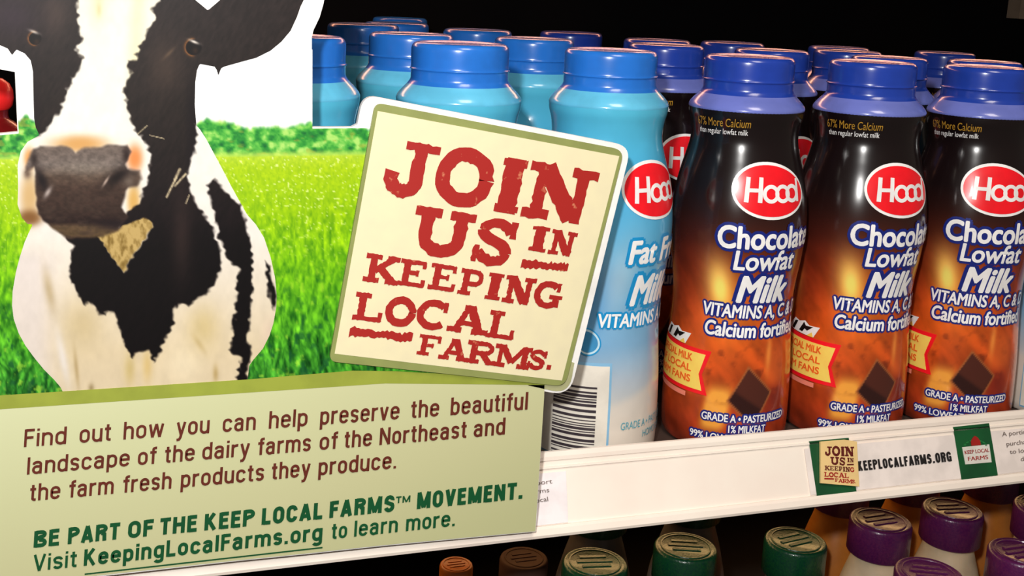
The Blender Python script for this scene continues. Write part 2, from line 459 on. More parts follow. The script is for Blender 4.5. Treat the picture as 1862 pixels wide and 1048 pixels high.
stk = thing('shelf_sticker', 'small cream JOIN US sticker tilted over the green square on the price rail', 'sticker', tuple(rail_pt(np.array(1522.), np.array(842.))))
base = stk.location
mb = MB(); rail_quad(mb, [(1487.6, 803.5), (1487.9, 879), (1557.5, 885), (1553, 803.5), (1530, 800)], 0.0022, 0, 0.0012); mb.build('card', tan, stk, loc=base).location = (0, 0, 0)
st2 = thing('price_strip', 'pale paper strip in the rail emerging beside the green text panel', 'price strip', tuple(rail_pt(np.array(1000.), np.array(890.))))
base = st2.location
mb = MB(); rail_quad(mb, [(760, yline(760, .235)), (766, yline(766, .84)), (1033, yline(1033, .84)), (1029, yline(1029, .235))], 0.0002); mb.build('paper', mat('strip_paper_pale', (246, 238, 240), 0.6), st2, loc=base).location = (0, 0, 0)
mb = MB()
for s, a, b in (('will support', (925, 889), (1003.5, 879)), ('more farms', (925, 904), (998, 895)), ('that are local', (918, 921), (996, 911.5))):
    rail_text(mb, s, a, b, 8.5, 0.0006)
mb.build('lettering', mat('strip_ink_grey', (110, 95, 88), 0.6), st2, loc=base).location = (0, 0, 0)

# ================================================================== THE DIE-CUT SIGN
KS = 0.93
sign = thing('display_sign', 'large cardboard sign with cow, meadow, green text panel and tilted JOIN US square', 'sign', (0.08, YS, -0.02))
SL = np.array([0.08, YS, -0.02])
def sobj(o):            # parent a sign piece built in world coordinates
    o.parent = sign; o.matrix_parent_inverse = Matrix.Translation(-Vector(SL)); return o
sign_white = mat('board_white', (255, 254, 252), 0.45, KS)
def arc(c, r, a0, a1, n=8):
    return [(c[0]+r*math.cos(math.radians(a0+(a1-a0)*i/n)), c[1]+r*math.sin(math.radians(a0+(a1-a0)*i/n))) for i in range(n+1)]
def rounded(pts, r, n=7):
    out = []; P = [np.array(p, float) for p in pts]; N = len(P)
    rs = r if isinstance(r, (list, tuple)) else [r]*N
    for i in range(N):
        p = P[i]; a = P[i-1]; b = P[(i+1) % N]; rr = rs[i]
        if rr <= 0: out.append(tuple(p)); continue
        d1 = (a-p)/np.linalg.norm(a-p); d2 = (b-p)/np.linalg.norm(b-p)
        s = p+d1*rr; e = p+d2*rr
        for k in range(n+1):
            t = k/n; q = (1-t)**2*s+2*t*(1-t)*p+t*t*e; out.append(tuple(q))
    return out
BOARD = [(-140, 1086), (-140, 250), (0, 243), (32, 240), (27, 131), (0, 126), (-60, 118), (-150, 118), (-225, 70), (-180, 10), (-90, -75), (0, -100), (60, -150), (200, -175), (330, -150), (420, -130), (540, -120), (590, -85), (597, -40),
         (588, 8), (581, 32), (570, 55), (567, 68), (567, 231), (640, 231), (650, 226)] + \
        rounded([(655, 200), (662, 172), (1148, 266), (1036, 720), (990, 712)], [0, 26, 30, 34, 0]) + [(989.5, 722), (974, 967.5), (700, 993), (560, 1008), (430, 1021), (180, 1049)]
def slab(name, poly, off, th, m, parent_fn=sobj, edge=None):
    import mathutils.geometry as mg
    P = np.array(poly, float)
    A = sign_pt(P[:, 0], P[:, 1], off); B = A.copy(); B[:, 1] += th
    n = len(P)
    tris = mg.tessellate_polygon([[Vector((p[0], p[1], 0)) for p in P]])
    F = []
    for t in tris:
        a, b, c = t
        ar = (P[b][0]-P[a][0])*(P[c][1]-P[a][1])-(P[b][1]-P[a][1])*(P[c][0]-P[a][0])
        if ar > 0: a, c = c, a
        F.append((a, b, c)); F.append((c+n, b+n, a+n))
    F += [(i, (i+1) % n, (i+1) % n+n, i+n) for i in range(n)]
    mi = None
    if edge is not None:
        mi = [0]*(len(F)-n)+[1]*n; m = [m, edge]
    return parent_fn(obj(name, np.concatenate([A, B]), F, m, mi=mi))
slab('backing_board', BOARD, 0.0, 0.0028, sign_white)

# --- meadow picture
def paint_meadow(x, y):
    hy = 285+(x-400)*-0.012
    c = np.full(x.shape+(3,), 254.0)
    t = np.clip((y-hy)/(705-hy), 0, 1)
    g = ramp(t, [(0, (176, 208, 50)), (.06, (162, 200, 18)), (.25, (142, 192, 6)), (.45, (112, 182, 12)), (.65, (82, 164, 24)), (.82, (58, 142, 30)), (1, (44, 124, 36))])
    s = 0.5+t*1.1
    wx = x+5*(noise(x/26, y/34)-.5)*t*3
    far = fbm(x/3.0, y/5.0, 3)-0.5; mid_ = fbm(wx/5.0, y/13.0, 3)-0.5; near = fbm(wx/6.5+.12*y/6.5, y/20.0, 3)+fbm(wx/6.5-.2*y/6.5+9, y/22.0, 3)-1.0
    b1 = far*sm(.35, .05, t)*0.35+mid_*sm(.05, .35, t)*sm(.85, .45, t)*.75+near*sm(.4, .8, t)*1.0
    g = g*(1+b1[..., None]*(0.5+0.8*t)[..., None]*np.array([1.7, 1.0, 1.2]))
    yl = sm(0.63, 0.80, fbm(x/9, y/12, 3))*(0.12+0.45*t)
    g = mix(g, (205, 240, 70), yl*0.8)
    dk = sm(0.60, 0.80, fbm(x/11+40, y/17+9, 3))*sm(0.35, 0.9, t)
    g = mix(g, (16, 78, 42), dk*0.75)
    sp = sm(0.80, 0.92, noise(x/3.2+11, y/2.6+5))*(1-sm(0.15, 0.6, t))
    g = mix(g, (240, 250, 180), sp*0.7)
    m = sm(-1.5, 1.5, y-hy)
    # hedge
    top = 232-14*np.exp(-((x-385)/45)**2)-9*np.exp(-((x-575)/40)**2)-22*np.exp(-((x-48)/20)**2)+8*(fbm(x/14, x*0, 3)-.5)+6*(noise(x/5, x*0+3)-.5)
    h = ramp(fbm(x/13, y/11, 4), [(0.2, (18, 96, 48)), (.42, (48, 146, 54)), (.58, (96, 186, 72)), (.75, (170, 220, 110))])
    h = mix(h, (170, 160, 60), sm(.68, .8, fbm(x/20+7, y/8, 2))*0.5)
    h = mix(h, (200, 226, 90), sm(14, 0, hy-y)*0.75)
    mh = sm(-5, 5, y-top)
    c = mix(c, h, mh); c = mix(c, g, m)
    return c
MEADOW = [(-140, 722), (-140, 252), (0, 246), (34, 243), (29, 129), (0, 122), (-40, 110), (60, 70), (300, 60), (568, 90), (568, 234), (640, 233), (700, 233), (930, 640), (930, 694), (500, 694), (0, 730)]
sobj(raster('meadow_print', MEADOW, 2.2, paint_meadow, 0.0001, vmat('sign_print', 0.5, 0.18), None, KS))

# --- cow picture
FACE = [(357, 228), (354, 190), (355, 150), (358, 128), (363, 116), (378, 119), (390, 121), (394, 127), (397, 137), (402, 124), (408, 121), (440, 112), (466, 105), (492, 92), (512, 75), (528, 56), (540, 30), (546, 12), (552, 0), (560, -40), (540, -75), (470, -60), (400, 0), (378, 19), (355, 0), (345, -60), (310, -110),
        (200, -130), (90, -110), (40, -70), (-60, -50), (-160, 20), (-190, 60), (-120, 92), (-50, 88), (0, 82), (14, 88), (22, 100), (30, 90), (45, 97), (56, 110), (60, 130), (61, 180), (62, 215), (65, 232), (72, 246), (50, 258), (38, 275), (32, 300), (33, 340), (32, 372), (40, 396), (50, 407)]
COW = FACE + [(60, 408), (52, 424), (45, 440), (36, 468), (29, 495), (23, 530), (22, 556), (25, 580), (34, 606), (46, 628), (62, 650), (80, 672), (98, 690), (110, 704), (116, 716), (450, 692), (453, 665), (460, 655), (478, 634), (490, 610), (497, 588), (502, 560), (503, 538), (500, 505), (492, 468), (480, 432), (465, 408), (449, 390), (435, 365), (420, 338), (403, 305), (390, 281), (375, 253), (364, 236)]
R_BLK = [(292, -200), (292, 2), (277, 17), (283, 30), (280, 42), (268, 55), (263, 69), (254, 80), (252, 88), (246, 98), (248, 110), (234, 108), (232, 122), (238, 134), (229, 150), (225, 168), (231, 178), (229, 190), (233, 205), (237, 217), (244, 237), (263, 256), (273, 282), (273, 313), (263, 344), (254, 370), (236, 382), (210, 420), (236, 412), (262, 400), (276, 404),
         (272, 420), (262, 440), (243, 462), (232, 478), (225, 494), (215, 482), (200, 462), (186, 440), (180, 418), (112, 412), (120, 434), (134, 446), (130, 462), (126, 480), (124, 494), (130, 512), (136, 528), (145, 542), (156, 555), (160, 549), (170, 557), (183, 571), (190, 572), (195, 566), (204, 570), (213, 580), (218, 594), (221, 612), (228, 630), (238, 648), (243, 652), (247, 642), (252, 640),
         (260, 637), (270, 638), (279, 657), (290, 640), (296, 626), (305, 609), (315, 590), (317, 575), (318, 560), (322, 552), (332, 551), (343, 555), (358, 546), (375, 536), (388, 522), (396, 505), (402, 485), (401, 470), (397, 450), (393, 436), (385, 412), (374, 395), (362, 375), (352, 362), (344, 340), (340, 310), (350, 290), (355, 270), (357, 229), (640, 150), (640, -200)]
L_BLK = [(139, -200), (139, 0), (141, 19), (141, 40), (144, 52), (143, 62), (149, 70), (140, 84), (139, 98), (151, 103), (147, 116), (141, 130), (133, 142), (126, 153), (122, 168), (118, 179), (108, 202), (99, 218), (86, 234), (76, 245), (66, 246), (50, 246), (40, 150), (-240, 150), (-240, -200)]
STR1 = [(378, 336), (386, 332), (391, 325), (397, 333), (413, 352), (437, 375), (444, 395), (449, 415), (455, 440), (459, 467), (460, 500), (459, 529), (455, 560), (452, 590), (451, 618), (455, 639), (452, 660), (449, 694), (430, 696), (436, 668), (437, 648), (426, 645), (418, 636), (424, 618), (422, 600), (426, 575), (430, 548), (430, 515), (434, 490), (423, 481), (412, 465), (404, 448), (397, 425), (390, 395), (384, 365)]
STR2 = [(481, 474), (487, 480), (492, 492), (499, 520), (501, 548), (499, 561), (493, 553), (488, 530), (484, 500)]
NOSE = [(60, 272), (72, 264), (107, 266), (124, 267), (138, 277), (150, 270), (179, 266), (211, 264), (231, 264), (238, 274), (231, 297), (233, 307), (256, 309), (257, 326), (246, 340), (233, 342), (228, 362), (222, 378), (234, 396), (216, 418), (186, 430), (124, 435), (99, 416), (79, 402), (69, 391), (66, 354), (66, 324), (60, 304), (44, 312), (46, 303)]
def paint_cow(x, y):
    jx = x+(noise(x/9, y/7)-.5)*8+(noise(x/3.5, y/6)-.5)*1.6; jy = y+(noise(x/9+50, y/9+20)-.5)*7
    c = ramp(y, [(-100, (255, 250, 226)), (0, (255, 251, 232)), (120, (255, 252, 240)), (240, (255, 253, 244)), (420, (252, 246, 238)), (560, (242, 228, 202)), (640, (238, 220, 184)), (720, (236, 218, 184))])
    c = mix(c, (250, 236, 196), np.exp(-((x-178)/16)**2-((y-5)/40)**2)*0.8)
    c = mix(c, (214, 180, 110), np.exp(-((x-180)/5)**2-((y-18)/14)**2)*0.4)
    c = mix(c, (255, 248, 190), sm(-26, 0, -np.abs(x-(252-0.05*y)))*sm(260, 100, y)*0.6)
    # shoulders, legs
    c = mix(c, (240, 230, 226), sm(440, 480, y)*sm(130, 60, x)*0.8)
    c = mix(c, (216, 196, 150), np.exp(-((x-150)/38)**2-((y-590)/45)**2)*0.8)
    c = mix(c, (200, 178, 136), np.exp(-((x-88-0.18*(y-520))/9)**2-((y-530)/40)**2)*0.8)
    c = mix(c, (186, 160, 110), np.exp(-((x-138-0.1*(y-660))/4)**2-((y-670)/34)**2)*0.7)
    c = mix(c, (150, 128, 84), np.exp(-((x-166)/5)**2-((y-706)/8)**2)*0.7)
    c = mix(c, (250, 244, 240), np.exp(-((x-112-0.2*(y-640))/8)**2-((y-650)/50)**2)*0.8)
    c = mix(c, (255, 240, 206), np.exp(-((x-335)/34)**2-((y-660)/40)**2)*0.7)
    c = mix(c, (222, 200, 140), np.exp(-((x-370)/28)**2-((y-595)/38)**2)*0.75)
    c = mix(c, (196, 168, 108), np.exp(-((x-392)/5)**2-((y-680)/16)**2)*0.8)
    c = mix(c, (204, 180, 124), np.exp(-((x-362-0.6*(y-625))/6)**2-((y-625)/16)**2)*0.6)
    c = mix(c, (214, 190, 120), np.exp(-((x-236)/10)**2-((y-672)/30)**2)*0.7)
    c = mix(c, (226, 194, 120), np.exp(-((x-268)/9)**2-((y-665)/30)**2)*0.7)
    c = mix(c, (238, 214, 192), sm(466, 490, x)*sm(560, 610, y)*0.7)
    c = c*(1+0.06*(fbm(x/12, y/18, 3)-.5))[..., None]
    # muzzle flesh tones
    mz = lambda cx, cy, rx, ry: np.exp(-(((x-cx)/rx)**2+((y-cy)/ry)**2)**1.5)
    c = mix(c, (226, 172, 104), mz(145, 262, 52, 17))
    c = mix(c, (250, 150, 84), mz(245, 288, 15, 26))
    c = mix(c, (244, 168, 92), mz(54, 288, 11, 20)*0.95)
    c = mix(c, (226, 178, 96), mz(243, 366, 12, 34)*0.95)
    c = mix(c, (218, 176, 112), mz(54, 358, 18, 48)*0.85)
    c = mix(c, (140, 96, 52), mz(54, 396, 24, 15))
    # jaw wedge
    w_ = sm(-2, 2, sdf([(176, 430), (216, 414), (240, 402), (262, 396), (277, 402), (272, 420), (260, 440), (243, 462), (232, 478), (225, 494), (212, 480), (200, 462)], jx, jy))
    # black coat
    blk = np.zeros(x.shape)
    for P in (R_BLK, L_BLK, STR1, STR2): blk = np.maximum(blk, sm(-3.2, 3.2, sdf(P, jx, jy)))
    face = sm(440, 380, y)
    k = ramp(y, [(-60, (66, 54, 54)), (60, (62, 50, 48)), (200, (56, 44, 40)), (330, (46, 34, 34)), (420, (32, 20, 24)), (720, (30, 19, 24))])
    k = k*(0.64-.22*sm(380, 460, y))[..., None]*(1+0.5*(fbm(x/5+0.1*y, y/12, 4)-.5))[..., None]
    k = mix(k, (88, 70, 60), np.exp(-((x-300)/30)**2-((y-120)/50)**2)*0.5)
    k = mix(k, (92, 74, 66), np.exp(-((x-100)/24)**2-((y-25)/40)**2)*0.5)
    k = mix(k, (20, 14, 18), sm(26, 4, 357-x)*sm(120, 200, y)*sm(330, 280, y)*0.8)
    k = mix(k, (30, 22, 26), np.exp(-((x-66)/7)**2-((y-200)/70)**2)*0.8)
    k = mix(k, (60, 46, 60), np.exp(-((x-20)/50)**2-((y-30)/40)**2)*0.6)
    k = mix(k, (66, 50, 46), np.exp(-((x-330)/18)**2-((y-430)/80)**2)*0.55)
    c = mix(c, k, blk)
    c = mix(c, ramp(fbm(x/6, y/10, 3), [(0.2, (140, 112, 54)), (.6, (206, 176, 110))]), w_)
    # nose and mouth
    nm = sm(-3.5, 3.5, sdf(NOSE, x+(noise(x/12, y/12)-.5)*7, y+(noise(x/14+9, y/12)-.5)*5))
    nc = ramp(y, [(262, (112, 98, 90)), (300, (120, 108, 102)), (322, (96, 78, 66)), (345, (70, 52, 44)), (385, (58, 42, 36)), (404, (40, 26, 24)), (412, (92, 72, 52)), (428, (92, 72, 48)), (436, (48, 34, 28))])
    nc = mix(nc, (70, 54, 46), sm(.5, .72, fbm(x/22+3, y/9+5, 3))*.5*sm(290, 320, y))
    nc = mix(nc, (150, 138, 126), np.exp(-((x-150)/50)**2-((y-306)/12)**2)*.6)
    nc = nc*(1+0.45*(fbm(x/7, y/5, 4)-.5))[..., None]
    nc = mix(nc, (24, 16, 16), np.exp(-(((x-214)*.83+(y-322)*-.55)/30)**2-(((y-322)*.83+(x-214)*.55)/13)**2)*0.95)
    nc = mix(nc, (44, 30, 28), np.exp(-((x-230)/8)**2-((y-282)/18)**2)*0.9)
    nc = mix(nc, (120, 106, 96), np.exp(-((x-238)/14)**2-((y-330)/11)**2)*0.8)
    nc = mix(nc, (26, 18, 20), np.exp(-(((x-76)*.9+(y-328)*-.3)/9)**2-((y-328)/22)**2)*0.95)
    nc = mix(nc, (40, 30, 28), np.exp(-((x-62)/7)**2-((y-290)/16)**2)*0.8)
    nc = mix(nc, (200, 186, 180), np.exp(-((x-86-(352-y)*.5)/5)**2-((y-350)/10)**2)*0.9)
    nc = mix(nc, (214, 190, 176), np.exp(-((x-190-(334-y)*.6)/2.5)**2-((y-330)/9)**2)*0.9)
    nc = mix(nc, (30, 20, 24), np.exp(-((x-205)/36)**2-((y-408)/9)**2)*0.8)
    c = mix(c, nc, nm)
    # darker rim round the muzzle and along the chin
    c = mix(c, (70, 52, 40), np.exp(-((x-246)/7)**2-((y-331)/10)**2)*.5)
    c = mix(c, (92, 70, 60), np.exp(-((x-50)/7)**2-((y-316)/9)**2)*.8)
    # eyes
    def eye(c, cx, cy, s, hx, hy, hl):
        d = ((x-cx)/(15*s))**2+((y-cy)/(15*s))**2
        c = mix(c, (150, 96, 50), np.exp(-np.abs(d-1.1)*4)*sm(2, -8, x-cx-4)*0.95)
        c = mix(c, (14, 9, 10), sm(1.05, 0.75, d))
        c = mix(c, (78, 52, 34), np.exp(-((x-cx-3)/5)**2-((y-cy-6)/6)**2)*0.5)
        return mix(c, (245, 236, 226), np.exp(-(((x-hx)*.94-(y-hy)*.34)/7)**2-(((y-hy)*.94-(x-hx)*.3)/2.6)**2)*hl)
    c = eye(c, 352, 86, 1.0, 353, 76, 1.0)
    c = eye(c, 64, 70, 0.8, 62, 58, 0.75)
    c = mix(c, (104, 84, 66), np.exp(-((x-310-(94-y)*.9)/4)**2-((y-97)/10)**2)*0.8)
    # tuft on the neck and whiskers
    for (ax, ay, bx, by, wd) in ((327, 308, 318, 326, 4.0), (320, 324, 303, 358, 3.2), (338, 316, 318, 338, 3.0), (344, 355, 338, 370, 2.0), (250, 244, 268, 228, 1.5), (272, 246, 298, 252, 1.3)):
        ex, ey = bx-ax, by-ay; L2 = ex*ex+ey*ey
        t = np.clip(((x-ax)*ex+(y-ay)*ey)/L2, 0, 1); d = np.hypot(x-ax-ex*t, y-ay-ey*t)
        c = mix(c, (240, 222, 180), sm(wd, wd*.2, d)*0.8*(0.6+0.6*noise(x/3, y/3)))
    return c
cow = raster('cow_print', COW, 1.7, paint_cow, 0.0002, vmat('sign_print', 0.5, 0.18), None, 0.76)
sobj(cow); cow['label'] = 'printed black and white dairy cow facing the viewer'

# --- green text panel and its olive band
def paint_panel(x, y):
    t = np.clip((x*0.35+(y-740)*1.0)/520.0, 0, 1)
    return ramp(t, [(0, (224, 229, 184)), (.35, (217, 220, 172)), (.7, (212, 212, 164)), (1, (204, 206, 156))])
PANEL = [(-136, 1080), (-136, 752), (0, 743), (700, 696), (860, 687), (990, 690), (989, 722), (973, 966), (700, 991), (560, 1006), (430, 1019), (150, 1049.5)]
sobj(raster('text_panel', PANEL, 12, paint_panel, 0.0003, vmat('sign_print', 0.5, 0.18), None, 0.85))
BAND = [(-136, 728), (0, 719), (450, 690), (640, 674), (720, 675), (1000, 690), (990, 700), (700, 697), (0, 744), (-136, 753)]
slab('olive_band', BAND, 0.0004, 0.0002, mat('olive_print', (160, 172, 66), 0.45, KS))
# corner of the board around the plaque is printed pale olive
CORN = rounded([(1044, 660), (1034, 717), (960, 701), (985, 640)], [0, 32, 0, 0])
slab('olive_corner', CORN, 0.0003, 0.0002, mat('pale_olive_print', (186, 186, 140), 0.45, KS))

# --- plaque
PQ = [(681, 186), (1132, 272), (1025, 701), (597, 655)]
plaque = slab('join_plaque', rounded(PQ, [16, 20, 20, 14]), 0.0016, 0.0014, mat('plaque_olive', (150, 158, 92), 0.5, KS))
plaque['label'] = 'tilted cream square with an olive border and red slab letters'
CREAM = [(685, 201), (1123, 283), (1019, 690), (607, 641)]
face = slab('cream_face', CREAM, 0.0017, 0.0001, mat('plaque_cream', (243, 233, 192), 0.5, KS, noise=(120.0, (238, 228, 190), .4, .7)), lambda o: o)
face.parent = plaque
QTL, QTR, QBR, QBL = [np.array((560+a/1.8065, 160+b/1.8069)) for a, b in ((222, 72), (1018, 218), (830, 962), (82, 868))]
def quv(u, v):
    u = np.asarray(u)[..., None]; v = np.asarray(v)[..., None]
    return (1-u)*(1-v)*QBL+u*(1-v)*QBR+(1-u)*v*QTL+u*v*QTR
def stroke(pts, wd, seg=0.06):
    """thick poly-line as a strip of quads with slightly worn edges"""
    P = np.array(pts, float); P = P[[0]+[i for i in range(1, len(P)) if np.hypot(*(P[i]-P[i-1])) > 1e-3]]; out = [P[0]]
    for a, b in zip(P[:-1], P[1:]):
        n = max(1, int(np.linalg.norm(b-a)/seg))
        for i in range(1, n+1): out.append(a+(b-a)*i/n)
    P = np.array(out); T = np.gradient(P, axis=0); T /= np.linalg.norm(T, axis=1)[:, None]+1e-9
    N = np.stack([-T[:, 1], T[:, 0]], 1)
    wa = np.asarray(wd, float)/2*np.ones(len(P))
    ja = rng.normal(0, 0.010, len(P)); jb = rng.normal(0, 0.010, len(P))
    A = P+N*(wa+ja)[:, None]; B = P-N*(wa+jb)[:, None]
    n = len(P); V = np.concatenate([A, B]); F = [(i, i+n, i+1+n, i+1) for i in range(n-1)]
    return V, F
def bez(*p):
    P = [np.array(q, float) for q in p]; o = []
    n = 10
    for i in range(n+1):
        t = i/n
        if len(P) == 3: o.append((1-t)**2*P[0]+2*t*(1-t)*P[1]+t*t*P[2])
        else: o.append((1-t)**3*P[0]+3*t*(1-t)**2*P[1]+3*t*t*(1-t)*P[2]+t**3*P[3])
    return o
def ell(cx, cy, rx, ry, a0, a1, n=20):
    return [(cx+rx*math.cos(math.radians(a0+(a1-a0)*i/n)), cy+ry*math.sin(math.radians(a0+(a1-a0)*i/n))) for i in range(n+1)]
T_, S_ = 0.22, 0.15       # stem and serif thickness
def slabglyph(ch):
    """strokes in a unit box: x 0..1, y 0..1; (points, thickness)"""
    t, s = T_, S_
    h = s/2
    G = {
     'I': [([(.5, 0), (.5, 1)], .42), ([(.08, h), (.92, h)], s), ([(.08, 1-h), (.92, 1-h)], s)],
     'J': [([(.62, 1), (.62, .36)]+ell(.36, .30, .26, .22, 0, -180)[1:]+[(.12, .42)], .25), ([(.3, 1-h), (1.0, 1-h)], s)],
     'O': [(ell(.5, .5, .38, .40, 0, 360, 32), .24)],
     'N': [([(.2, 0), (.2, 1)], .17), ([(.22, .96), (.74, .06)], .27), ([(.79, 0), (.79, 1)], .17), ([(0, 1-h), (.36, 1-h)], s), ([(0, h), (.40, h)], s), ([(.62, 1-h), (1, 1-h)], s)],
     'U': [([(.22, 1), (.22, .40)]+ell(.5, .38, .28, .27, 180, 360)[1:]+[(.78, 1)], .23), ([(0, 1-h), (.44, 1-h)], s), ([(.58, 1-h), (1, 1-h)], s)],
     'S': [(bez((.84, .72), (.74, .96), (.24, .98), (.20, .72)), .20), (bez((.20, .74), (.20, .50), (.80, .56), (.80, .28)), .24), (bez((.80, .30), (.78, .04), (.36, .02), (.16, .27)), .20), ([(.88, .98), (.88, .62)], .12), ([(.11, .04), (.11, .40)], .12)],
     'K': [([(.24, 0), (.24, 1)], t), ([(.30, .42), (.80, .93)], .18), ([(.44, .56), (.86, .06)], .23), ([(0, h), (.46, h)], s), ([(0, 1-h), (.46, 1-h)], s), ([(.62, 1-h), (.98, 1-h)], s), ([(.64, h), (1.02, h)], s)],
     'E': [([(.26, 0), (.26, 1)], .24), ([(0, h), (.94, h)], s), ([(0, 1-h), (.90, 1-h)], s), ([(.3, .52), (.70, .52)], .14), ([(.90, .02), (.90, .30)], .13), ([(.86, .72), (.86, .98)], .13), ([(.66, .40), (.66, .64)], .10)],
     'P': [([(.26, 0), (.26, 1)], .24), ([(0, h), (.52, h)], s), ([(0, .92), (.55, .92)]+ell(.58, .68, .27, .24, 90, -90)[1:]+[(.3, .44)], .17)],
     'G': [(ell(.5, .5, .38, .41, 48, 330, 26), .22), ([(.55, .44), (1.0, .44)], .14), ([(.80, .46), (.80, .06)], .22), ([(.82, .98), (.82, .64)], .12)],
     'L': [([(.26, 0), (.26, 1)], .24), ([(0, h), (.94, h)], s), ([(0, 1-h), (.52, 1-h)], s), ([(.90, .02), (.90, .36)], .14)],
     'C': [(ell(.52, .5, .40, .41, 45, 318, 26), .22), ([(.86, .98), (.86, .62)], .13)],
     'A': [([(.18, 0), (.46, .97)], .16), ([(.80, 0), (.50, .97)], .24), ([(.30, .34), (.70, .34)], .14), ([(0, h), (.36, h)], s), ([(.60, h), (1.0, h)], s), ([(.34, 1-h), (.60, 1-h)], s)],
     'F': [([(.26, 0), (.26, 1)], .24), ([(0, h), (.54, h)], s), ([(0, 1-h), (.94, 1-h)], s), ([(.3, .50), (.68, .50)], .14), ([(.90, .66), (.90, .98)], .13), ([(.64, .38), (.64, .62)], .10)],
     'R': [([(.24, 0), (.24, 1)], .23), ([(0, h), (.46, h)], s), ([(0, .92), (.52, .92)]+ell(.55, .70, .25, .22, 90, -90)[1:]+[(.3, .48)], .16), ([(.50, .48), (.80, .06)], .21), ([(.68, h), (1.0, h)], s)],
     'M': [([(.17, 0), (.17, 1)], .14), ([(.20, .96), (.5, .22)], .20), ([(.80, .96), (.5, .22)], .16), ([(.83, 0), (.83, 1)], .19), ([(0, h), (.34, h)], s), ([(.66, h), (1, h)], s), ([(0, 1-h), (.26, 1-h)], s), ([(.74, 1-h), (1, 1-h)], s)],
     '.': [([(.1, .5), (.9, .5)], .9)],
    }
    return G[ch]
def glyph_uv(mb, ch, u0, u1, v0, v1, lean=0.0, put=None, m=0):
    put = put or (lambda u, v: (lambda q: sign_pt(q[:, 0], q[:, 1], 0.0019+lift()))(quv(u, v)))
    for pts, wd in slabglyph(ch):
        asp = (u1-u0)/(v1-v0)
        # strokes keep their thickness in real proportion: work in box units scaled by the aspect
        P = np.array(pts, float)*np.array([asp, 1.0]); W = 1.07*wd*(0.5+0.5*asp) if ch != '.' else wd*asp
        V, F = stroke(P, W, 0.07)
        u = u0+V[:, 0]/asp*(u1-u0)+lean*(V[:, 1]-.5); v = v0+V[:, 1]*(v1-v0)
        mb.add(put(u, v), F, m)
LET = [('J', .085, .285, .677, .90), ('O', .285, .522, .672, .913), ('I', .538, .655, .674, .907), ('N', .660, .940, .677, .907),
       ('U', .233, .486, .455, .644), ('S', .488, .672, .447, .646), ('I', .717, .802, .536, .643), ('N', .806, .912, .535, .640),
       ('K', .065, .212, .310, .422), ('E', .212, .330, .314, .422), ('E', .342, .459, .316, .422), ('P', .470, .575, .312, .420), ('I', .582, .658, .307, .420), ('N', .662, .790, .305, .420), ('G', .790, .912, .305, .418),
       ('L', .050, .180, .149, .260), ('O', .184, .318, .146, .264), ('C', .318, .458, .150, .270), ('A', .458, .634, .155, .268), ('L', .628, .750, .150, .264),
       ('F', .352, .450, .040, .124), ('A', .447, .576, .036, .122), ('R', .562, .696, .034, .126), ('M', .682, .842, .035, .125), ('S', .828, .912, .038, .124), ('.', .915, .938, .044, .068)]
mb = MB()
for a in LET: glyph_uv(mb, *a)
for (u0, u1, va, vb, th) in ((.710, .905, .476, .488, .036), (.050, .322, .096, .106, .036)):
    for dv, t2 in ((0, th), ):
        n = 30; us = np.linspace(u0, u1, n); vs = np.linspace(va, vb, n)+rng.normal(0, .003, n)
        tt = t2*(1-.25*np.exp(-((us-(u0+u1)/2)/(.18*(u1-u0)))**2))*(1+rng.normal(0, .1, n))/2
        P = np.concatenate([np.stack([us, vs+tt], 1), np.stack([us, vs-tt], 1)])
        q = quv(P[:, 0], P[:, 1]); mb.add(sign_pt(q[:, 0], q[:, 1], 0.0019), [(i, i+n, i+1+n, i+1) for i in range(n-1)])
SQ = [np.array(p) for p in ((1490., 805.), (1551., 806.), (1555., 883.), (1490.5, 877.5))]
def sq_put(u, v):
    u = np.asarray(u)[..., None]; v = np.asarray(v)[..., None]
    q = (1-u)*(1-v)*SQ[3]+u*(1-v)*SQ[2]+(1-u)*v*SQ[0]+u*v*SQ[1]
    return rail_pt(q[:, 0], q[:, 1], 0.0023+lift())
m2 = MB()
for i, a in enumerate(LET): glyph_uv(m2, *a, put=sq_put, m=0 if i < 14 else 1)
for (u0, u1, va, vb) in ((.710, .905, .476, .488), (.050, .322, .096, .106)):
    P = np.array([(u0, va+.018), (u0, va-.018), (u1, vb-.018), (u1, vb+.018)]); m2.add(sq_put(P[:, 0], P[:, 1]), [(0, 1, 2, 3)], 1 if va < .2 else 0)
m2.build('lettering', [dred, red2], stk, loc=stk.location).location = (0, 0, 0)
red = mat('worn_red_ink', (172, 34, 28), 0.5, KS, noise=(260.0, (214, 130, 96), .66, .74))
lt = mb.build('lettering', red, plaque)

